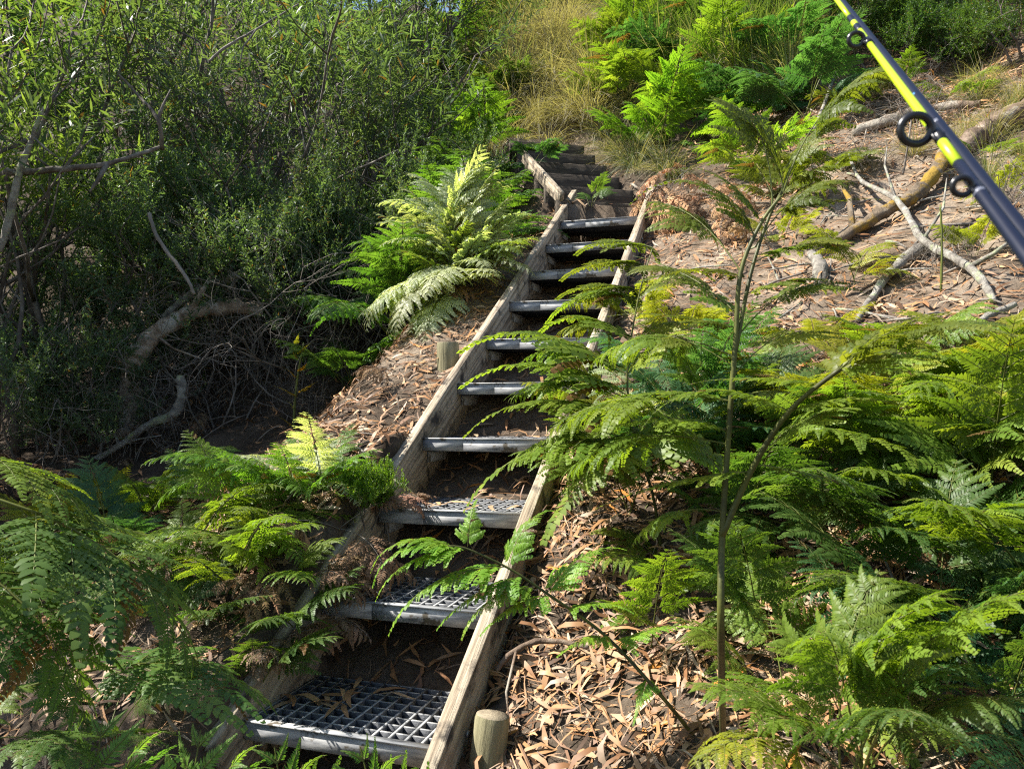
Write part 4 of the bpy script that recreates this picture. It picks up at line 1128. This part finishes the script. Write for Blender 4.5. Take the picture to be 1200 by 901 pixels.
# bent log in the hollow
Dl = (G(160, 520) - CAM).y
L_ = lambda x, y, dd=0: at(x, y, Dl + dd)
limb('bent_log', [L_(308, 362, .15), L_(262, 360, .1), L_(222, 368, .02), L_(182, 392, -.02), L_(158, 425, -.05), L_(154, 470, -.05), L_(150, 520, -.05)], [.045, .052, .055, .06, .07, .075, .085], 'palelog',
     'thick bent log arching over the hollow on the left', 'log', forks=[(2, L_(250, 320, .05), .03), (3, L_(235, 420, -.1), .012), (1, L_(232, 340, -.1), .01)])
limb('fallen_branch', [L_(211, 440, -.2), L_(213, 462, -.22), L_(203, 486, -.24), L_(170, 500, -.25), L_(140, 522, -.28), L_(100, 541, -.3), L_(60, 535, -.25)], [.028, .034, .034, .024, .022, .02, .012], 'lichenlog',
     'grey fallen branch curving below the bent log', 'branch', forks=[(4, L_(128, 485, -.2), .012), (4, L_(190, 510, -.35), .008)])
limb('fallen_branch', [L_(285, 320, .3), L_(245, 335, .3), L_(215, 352, .28), L_(190, 372, .2)], [.03, .035, .03, .02], 'lichenlog', 'mottled grey branch lying behind the bent log', 'branch', forks=[(1, L_(200, 330, .3), .012), (0, L_(245, 372, .2), .012)])
Db = 5.0
B_ = lambda x, y, dd=0: at(x, y, Db + dd)
limb('dead_branch', [B_(-40, 205), B_(20, 202), B_(75, 198), B_(125, 192, .1), B_(190, 172, .4)], [.024, .022, .02, .016, .01], 'bark', 'dark horizontal branch crossing the scrub at the left edge', 'branch', forks=[(3, B_(105, 225), .02), (2, B_(110, 160, .2), .014)])
limb('dead_branch', [B_(0, 295, -.3), B_(15, 240, -.3), B_(22, 205, -.3), B_(38, 160, -.3), B_(52, 125, -.3)], [.02, .022, .02, .014, .008], 'lichenlog', 'pale grey branch standing upright at the left edge', 'branch', forks=[(2, B_(-30, 175, -.3), .012), (3, B_(75, 190, -.25), .008)])
limb('dead_branch', [B_(40, 160, .4), B_(0, 180, .3), B_(-40, 190, .2)], [.015, .02, .02], 'bark', 'thin dark branch above the horizontal one at the left edge', 'branch')
limb('dead_branch', [B_(140, 88, .3), B_(160, 110, .3), B_(185, 140, .2), B_(190, 175, .3)], [.007, .01, .013, .015], 'bark', 'brown forked branch among the wattle leaves', 'branch', forks=[(2, B_(200, 105, .3), .014)])
limb('dead_branch', [B_(350, 5, 1), B_(300, 35, .8), B_(265, 55, .6), B_(245, 72, .5)], [.006, .008, .01, .009], 'twig', 'grey bare branch slanting through the top of the wattles', 'branch', forks=[(1, B_(280, 80, .6), .008)])
limb('dead_branch', [B_(175, 250, .1), B_(185, 280, .05), B_(215, 320, 0), B_(228, 345, 0)], [.012, .012, .012, .01], 'twig', 'thin brown stem leaning down through the tea trees', 'branch')

# right slope
limb('mossy_log', [gp(955, 305, .01), gp(1000, 283, .05), gp(1045, 258, .07), gp(1078, 240, .08), gp(1100, 215, .1), gp(1108, 185, .1)], [.02, .03, .038, .044, .04, .034], 'mosslog', 'fallen log with orange moss on the sandy slope behind the fishing rod', 'log', forks=[(1, gp(985, 250, .18), .022)])
limb('brown_log', [gp(1110, 200, .05), gp(1135, 182, .08), gp(1160, 165, .09), (gp(1215, 138, .1))], [.04, .065, .075, .07], 'brownlog', 'thick weathered brown log at the right edge of the sandy slope', 'log')
limb('fallen_log', [gp(1000, 160, .03), gp(1040, 152, .05), gp(1075, 140, .05), gp(1150, 128, .04)], [.04, .05, .05, .03], 'brownlog', 'low log half sunk in litter high on the sandy slope', 'log')
limb('lichen_branch', [gp(995, 200, .12), gp(1008, 236, .14), gp(1050, 260, .13), gp(1082, 306, .1), gp(1136, 330, .06), gp(1165, 360, .02)], [.008, .012, .017, .021, .02, .014], 'lichenlog', 'grey lichen covered branch slanting down the slope under the rod', 'branch', forks=[(2, gp(1040, 225, .3), .01), (4, gp(1190, 330, .2), .014), (3, gp(1110, 262, .25), .01)])
limb('fallen_branch', [gp(1085, 300, .05), gp(1055, 320, .05), gp(1030, 345, .03), gp(1005, 380, .02)], [.03, .026, .02, .012], 'lichenlog', 'dead branch on the sandy slope beside the yellow fern', 'branch', forks=[(1, gp(1015, 315, .05), .009)])
limb('fallen_branch', [gp(1190, 372, .05), gp(1150, 390, .04), gp(1118, 408, .02)], [.012, .014, .01], 'lichenlog', 'pale straight stick lying above the right fern bank', 'stick')
limb('stump', [gp(960, 330, -.05), gp(962, 325, .05), gp(950, 318, .1)], [.045, .04, .02], 'lichenlog', 'small grey wood knot on the sand left of the yellow fern', 'stump')
limb('fallen_branch', [gp(985, 95, .2), gp(970, 130, .15), gp(955, 165, .1)], [.012, .016, .018], 'lichenlog', 'grey branch leaning behind the small rod guide', 'branch')
limb('curved_stick', [gp(582, 805, .05), gp(605, 788, .07), gp(640, 782, .07), gp(690, 784, .05)], [.008, .0095, .009, .006], 'brownlog', 'curved brown stick lying on the leaf litter by the right post', 'stick', forks=[(1, gp(598, 880, .05), .005)])
limb('fallen_branch', [gp(560, 235, .02), gp(598, 222, .06), gp(640, 205, .1)], [.006, .006, .004], 'twig', 'thin twig leaning on the pale edging board', 'stick')
limb('dead_branch', [gp(740, 225, .06), gp(765, 240, .05), gp(790, 262, .03)], [.012, .012, .009], 'brownlog', 'short dark stick at the head of the stairs', 'stick')
limb('dry_stalk', [gp(1052, 700, 0), at(1045, 675, (G(1052, 700) - CAM).y), at(1028, 634, (G(1052, 700) - CAM).y)], [.005, .004, .003], 'twig', 'dry brown fern stalk poking up from the right fern bank', 'stalk')
limb('dry_stalk', [gp(1058, 205, 0), at(1064, 170, (G(1058, 205) - CAM).y), at(1070, 125, (G(1058, 205) - CAM).y)], [.007, .006, .004], 'twig', 'dry upright stalk in front of the brown log', 'stalk')
limb('green_stalk', [gp(1103, 345, 0), at(1104, 290, (G(1103, 345) - CAM).y), at(1102, 240, (G(1103, 345) - CAM).y)], [.006, .005, .004], 'stalk', 'thin green stalk rising in front of the lichen covered branch', 'stalk')
STK = 'small sticks strewn on the slope right of the stairs'
for i in range(80):
    px, py = random.uniform(720, 1195), random.uniform(120, 420)
    a = random.uniform(0, 6.28); l = random.uniform(.1, .4)
    p = G(px, py); e = V3((p.x + math.cos(a) * l, p.y + math.sin(a) * l, 0)); e.z = H(e.x, e.y) + random.uniform(.01, .08)
    m_ = p.lerp(e, .5) + V3((0, 0, .02)); m_.z = max(m_.z, H(m_.x, m_.y) + .01)
    o = limb('stick', [p + V3((0, 0, .015)), m_, e], [.007, .006, .003], random.choice(('twig', 'lichenlog', 'brownlog')), 'small dry stick lying on the slope right of the stairs', 'stick', sides=5, sub=2)
    o['group'] = STK
for i in range(26):
    px, py = random.uniform(90, 420), random.uniform(350, 560)
    a = random.uniform(0, 6.28); l = random.uniform(.1, .4)
    p = G(px, py); e = V3((p.x + math.cos(a) * l, p.y + math.sin(a) * l, 0)); e.z = H(e.x, e.y) + random.uniform(.01, .12)
    m_ = p.lerp(e, .5) + V3((0, 0, .03)); m_.z = max(m_.z, H(m_.x, m_.y) + .01)
    o = limb('stick', [p + V3((0, 0, .015)), m_, e], [.006, .005, .003], random.choice(('twig', 'lichenlog')), 'small dry stick lying in the shaded hollow', 'stick', sides=5, sub=2)
    o['group'] = 'small sticks strewn in the hollow'

# ------------------------------------------------------------------ fishing rod, taken apart and carried as a bundle
top = at(972, -14, .98); bot = at(1222, 316, .43)
ax = (bot - top).normalized()
Lr = (top.z - .06) / -ax.z
rod = thing('fishing_rod', top + ax * Lr, 'dark navy fishing rod in two bundled sections, one tipped lime yellow, at the upper right', 'fishing rod')
sidev = ax.cross(V3((0, 1, 0))).normalized()
if sidev.x < 0: sidev = -sidev
def rodpt(s, off=0.0, fw=0.0): return top + ax * s + sidev * off + V3((0, -fw, 0)) - rod.location
def rod_tube(name, s0, s1, o0, o1, r0, r1, mat, parent=rod, fw=0.0, n=10):
    acc = Acc()
    pts = [rodpt(s0 + (s1 - s0) * i / n, o0 + (o1 - o0) * i / n, fw) for i in range(n + 1)]
    acc.tube(pts, [r0 + (r1 - r0) * i / n for i in range(n + 1)], 20, .5)
    return link(name, acc.mesh(name, [M[mat]], True), parent)
def s_of(px, py):
    best = min(range(0, 1000), key=lambda i: (lambda v: (600 + FPX * v.x / v.y - px) ** 2 + (450.5 + FPX * math.tan(PITCH) - FPX * v.z / v.y - py) ** 2)(top + ax * (i * .001) - CAM))
    return best * .001
sY = s_of(1116, 204); sb = s_of(988, 28); sE = s_of(1003, 42)
def rod_long(name, prof, mat, parent=rod):
    acc = Acc(); pts = []; rr_ = []
    for (s0, o0, r0), (s1, o1, r1) in zip(prof[:-1], prof[1:]):
        for k in range(6):
            u = k / 6; pts.append(rodpt(s0 + (s1 - s0) * u, o0 + (o1 - o0) * u)); rr_.append(r0 + (r1 - r0) * u)
    pts.append(rodpt(prof[-1][0], prof[-1][1])); rr_.append(prof[-1][2])
    acc.tube(pts, rr_, 20, .5)
    return link(name, acc.mesh(name, [M[mat]], True), parent)
b1 = rod_long('butt_section', [(-.3, .0028, .0028), (0, .0031, .0033), (.42, .0043, .0048), (.75, .0056, .0061), (Lr - .02, .0072, .0092)], 'blank')
b2 = rod_long('tip_section', [(sY, -.0037, .0038), (.75, -.0046, .0047), (Lr - .12, -.0064, .0058)], 'blank')
rod_tube('lime_band', -.3, sb, -.0024, -.0028, .0024, .0028, 'lime', b2)
rod_tube('dark_wrap', sb, sE, -.0028, -.0028, .0031, .0031, 'blank', b2)
rod_tube('lime_dot', sb + (sE - sb) * .4, sb + (sE - sb) * .65, -.0028, -.0028, .0033, .0033, 'lime', b2)
rod_tube('lime_band', sE, sY, -.0028, -.0037, .0029, .0039, 'lime', b2)
for (x, y, rw) in ((1052, 88, .0043), (1092, 146, .0049)):
    s = s_of(x, y); rod_tube('thread_wrap', s - .0025, s + .0025, .0039 if rw < .0045 else .0043, .0039 if rw < .0045 else .0043, rw, rw, 'silver', b1, n=2)
s = s_of(1068, 114); rod_tube('blue_mark', s - .0015, s + .0015, .004, .004, .0046, .0046, 'blue', b1, n=2)
s = s_of(1135, 245); rod_tube('thread_wrap', s - .002, s + .002, -.004, -.004, .0043, .0043, 'silver', b2, n=2)
rod_tube('foregrip', Lr - .75, Lr - .35, .0085, .0085, .014, .015, 'cork', b1)
rod_tube('butt_cap', Lr - .08, Lr, .0085, .0085, .017, .017, 'black', b1, n=3)
def guide(px, py, rr_, rt, stem_s):
    s = s_of(px, py)
    loc = rodpt(s, -.0042)
    out = -sidev
    acc = Acc()
    c = loc + out * (rr_ + .006)
    u = (out * .9 + ax * .1).normalized(); vv = u.cross(V3((.25, .9, .3)).normalized()).normalized()
    nrm = (ax * .55 + V3((0, -1, .1))).normalized(); u = (out - nrm * out.dot(nrm)).normalized(); vv = nrm.cross(u)
    c = loc + u * (rr_ + .004)
    pts = [c + u * math.cos(2 * math.pi * k / 28) * rr_ + vv * math.sin(2 * math.pi * k / 28) * rr_ * .92 for k in range(29)]
    acc.tube(pts, rt, 9, .5, 0, cap=False)
    g = link('line_guide', acc.mesh('line_guide', [M['black']], True), b2)
    a2 = Acc()
    a2.tube([rodpt(s - stem_s, -.0075), loc + u * .004, rodpt(s + stem_s, -.0075)], [.0013, .002, .0013], 7, .5)
    a2.tube([rodpt(s - stem_s * 1.2, -.0034), rodpt(s + stem_s * 1.2, -.0034)], [.0042, .0042], 16, .5)
    link('guide_foot', a2.mesh('guide_foot', [M['black']], True), g)
guide(1086, 172, .0115, .0031, .014)
guide(1008, 60, .0075, .0023, .006)
guide(1132, 240, .0062, .0021, .006)
# ------------------------------------------------------------------ camera and light
cd = bpy.data.cameras.new('camera'); cam = bpy.data.objects.new('camera', cd); COL.objects.link(cam)
cam.location = CAM; cam.rotation_euler = (math.pi / 2 + PITCH, 0, 0)
cd.sensor_width = 36; cd.lens = FPX / 1200 * 36; cd.clip_start = .05; cd.clip_end = 1000
cd.dof.use_dof = True; cd.dof.focus_distance = 3.6; cd.dof.aperture_fstop = 13
scene.camera = cam

SUN_AZ, SUN_EL = R(-88), R(49)
sd = V3((math.sin(SUN_AZ) * math.cos(SUN_EL), math.cos(SUN_AZ) * math.cos(SUN_EL), math.sin(SUN_EL)))
ld = bpy.data.lights.new('sun', 'SUN'); ld.energy = 5.0; ld.angle = R(.53); ld.color = (1, .95, .86)
lo = bpy.data.objects.new('sun', ld); COL.objects.link(lo); lo.rotation_euler = sd.to_track_quat('Z', 'Y').to_euler(); lo.location = (-6, 0, 12)
w = bpy.data.worlds.new('World'); scene.world = w; w.use_nodes = True
t = w.node_tree; bg = t.nodes['Background']; sk = t.nodes.new('ShaderNodeTexSky'); sk.sky_type = 'NISHITA'; sk.sun_disc = False
sk.sun_elevation = SUN_EL; sk.sun_rotation = SUN_AZ % (2 * math.pi); sk.air_density = 1.0; sk.dust_density = 1.0
t.links.new(sk.outputs[0], bg.inputs[0]); bg.inputs[1].default_value = .08
vs = scene.view_settings; vs.view_transform = 'Standard'; vs.look = 'None'; vs.gamma = 1; vs.exposure = 1.42; vs.use_curve_mapping = False
c = scene.cycles
c.max_bounces = 7; c.diffuse_bounces = 4; c.glossy_bounces = 2; c.transmission_bounces = 3; c.transparent_max_bounces = 4
c.caustics_reflective = False; c.caustics_refractive = False; c.sample_clamp_indirect = 6
c.use_denoising = False; c.filter_width = 1.15
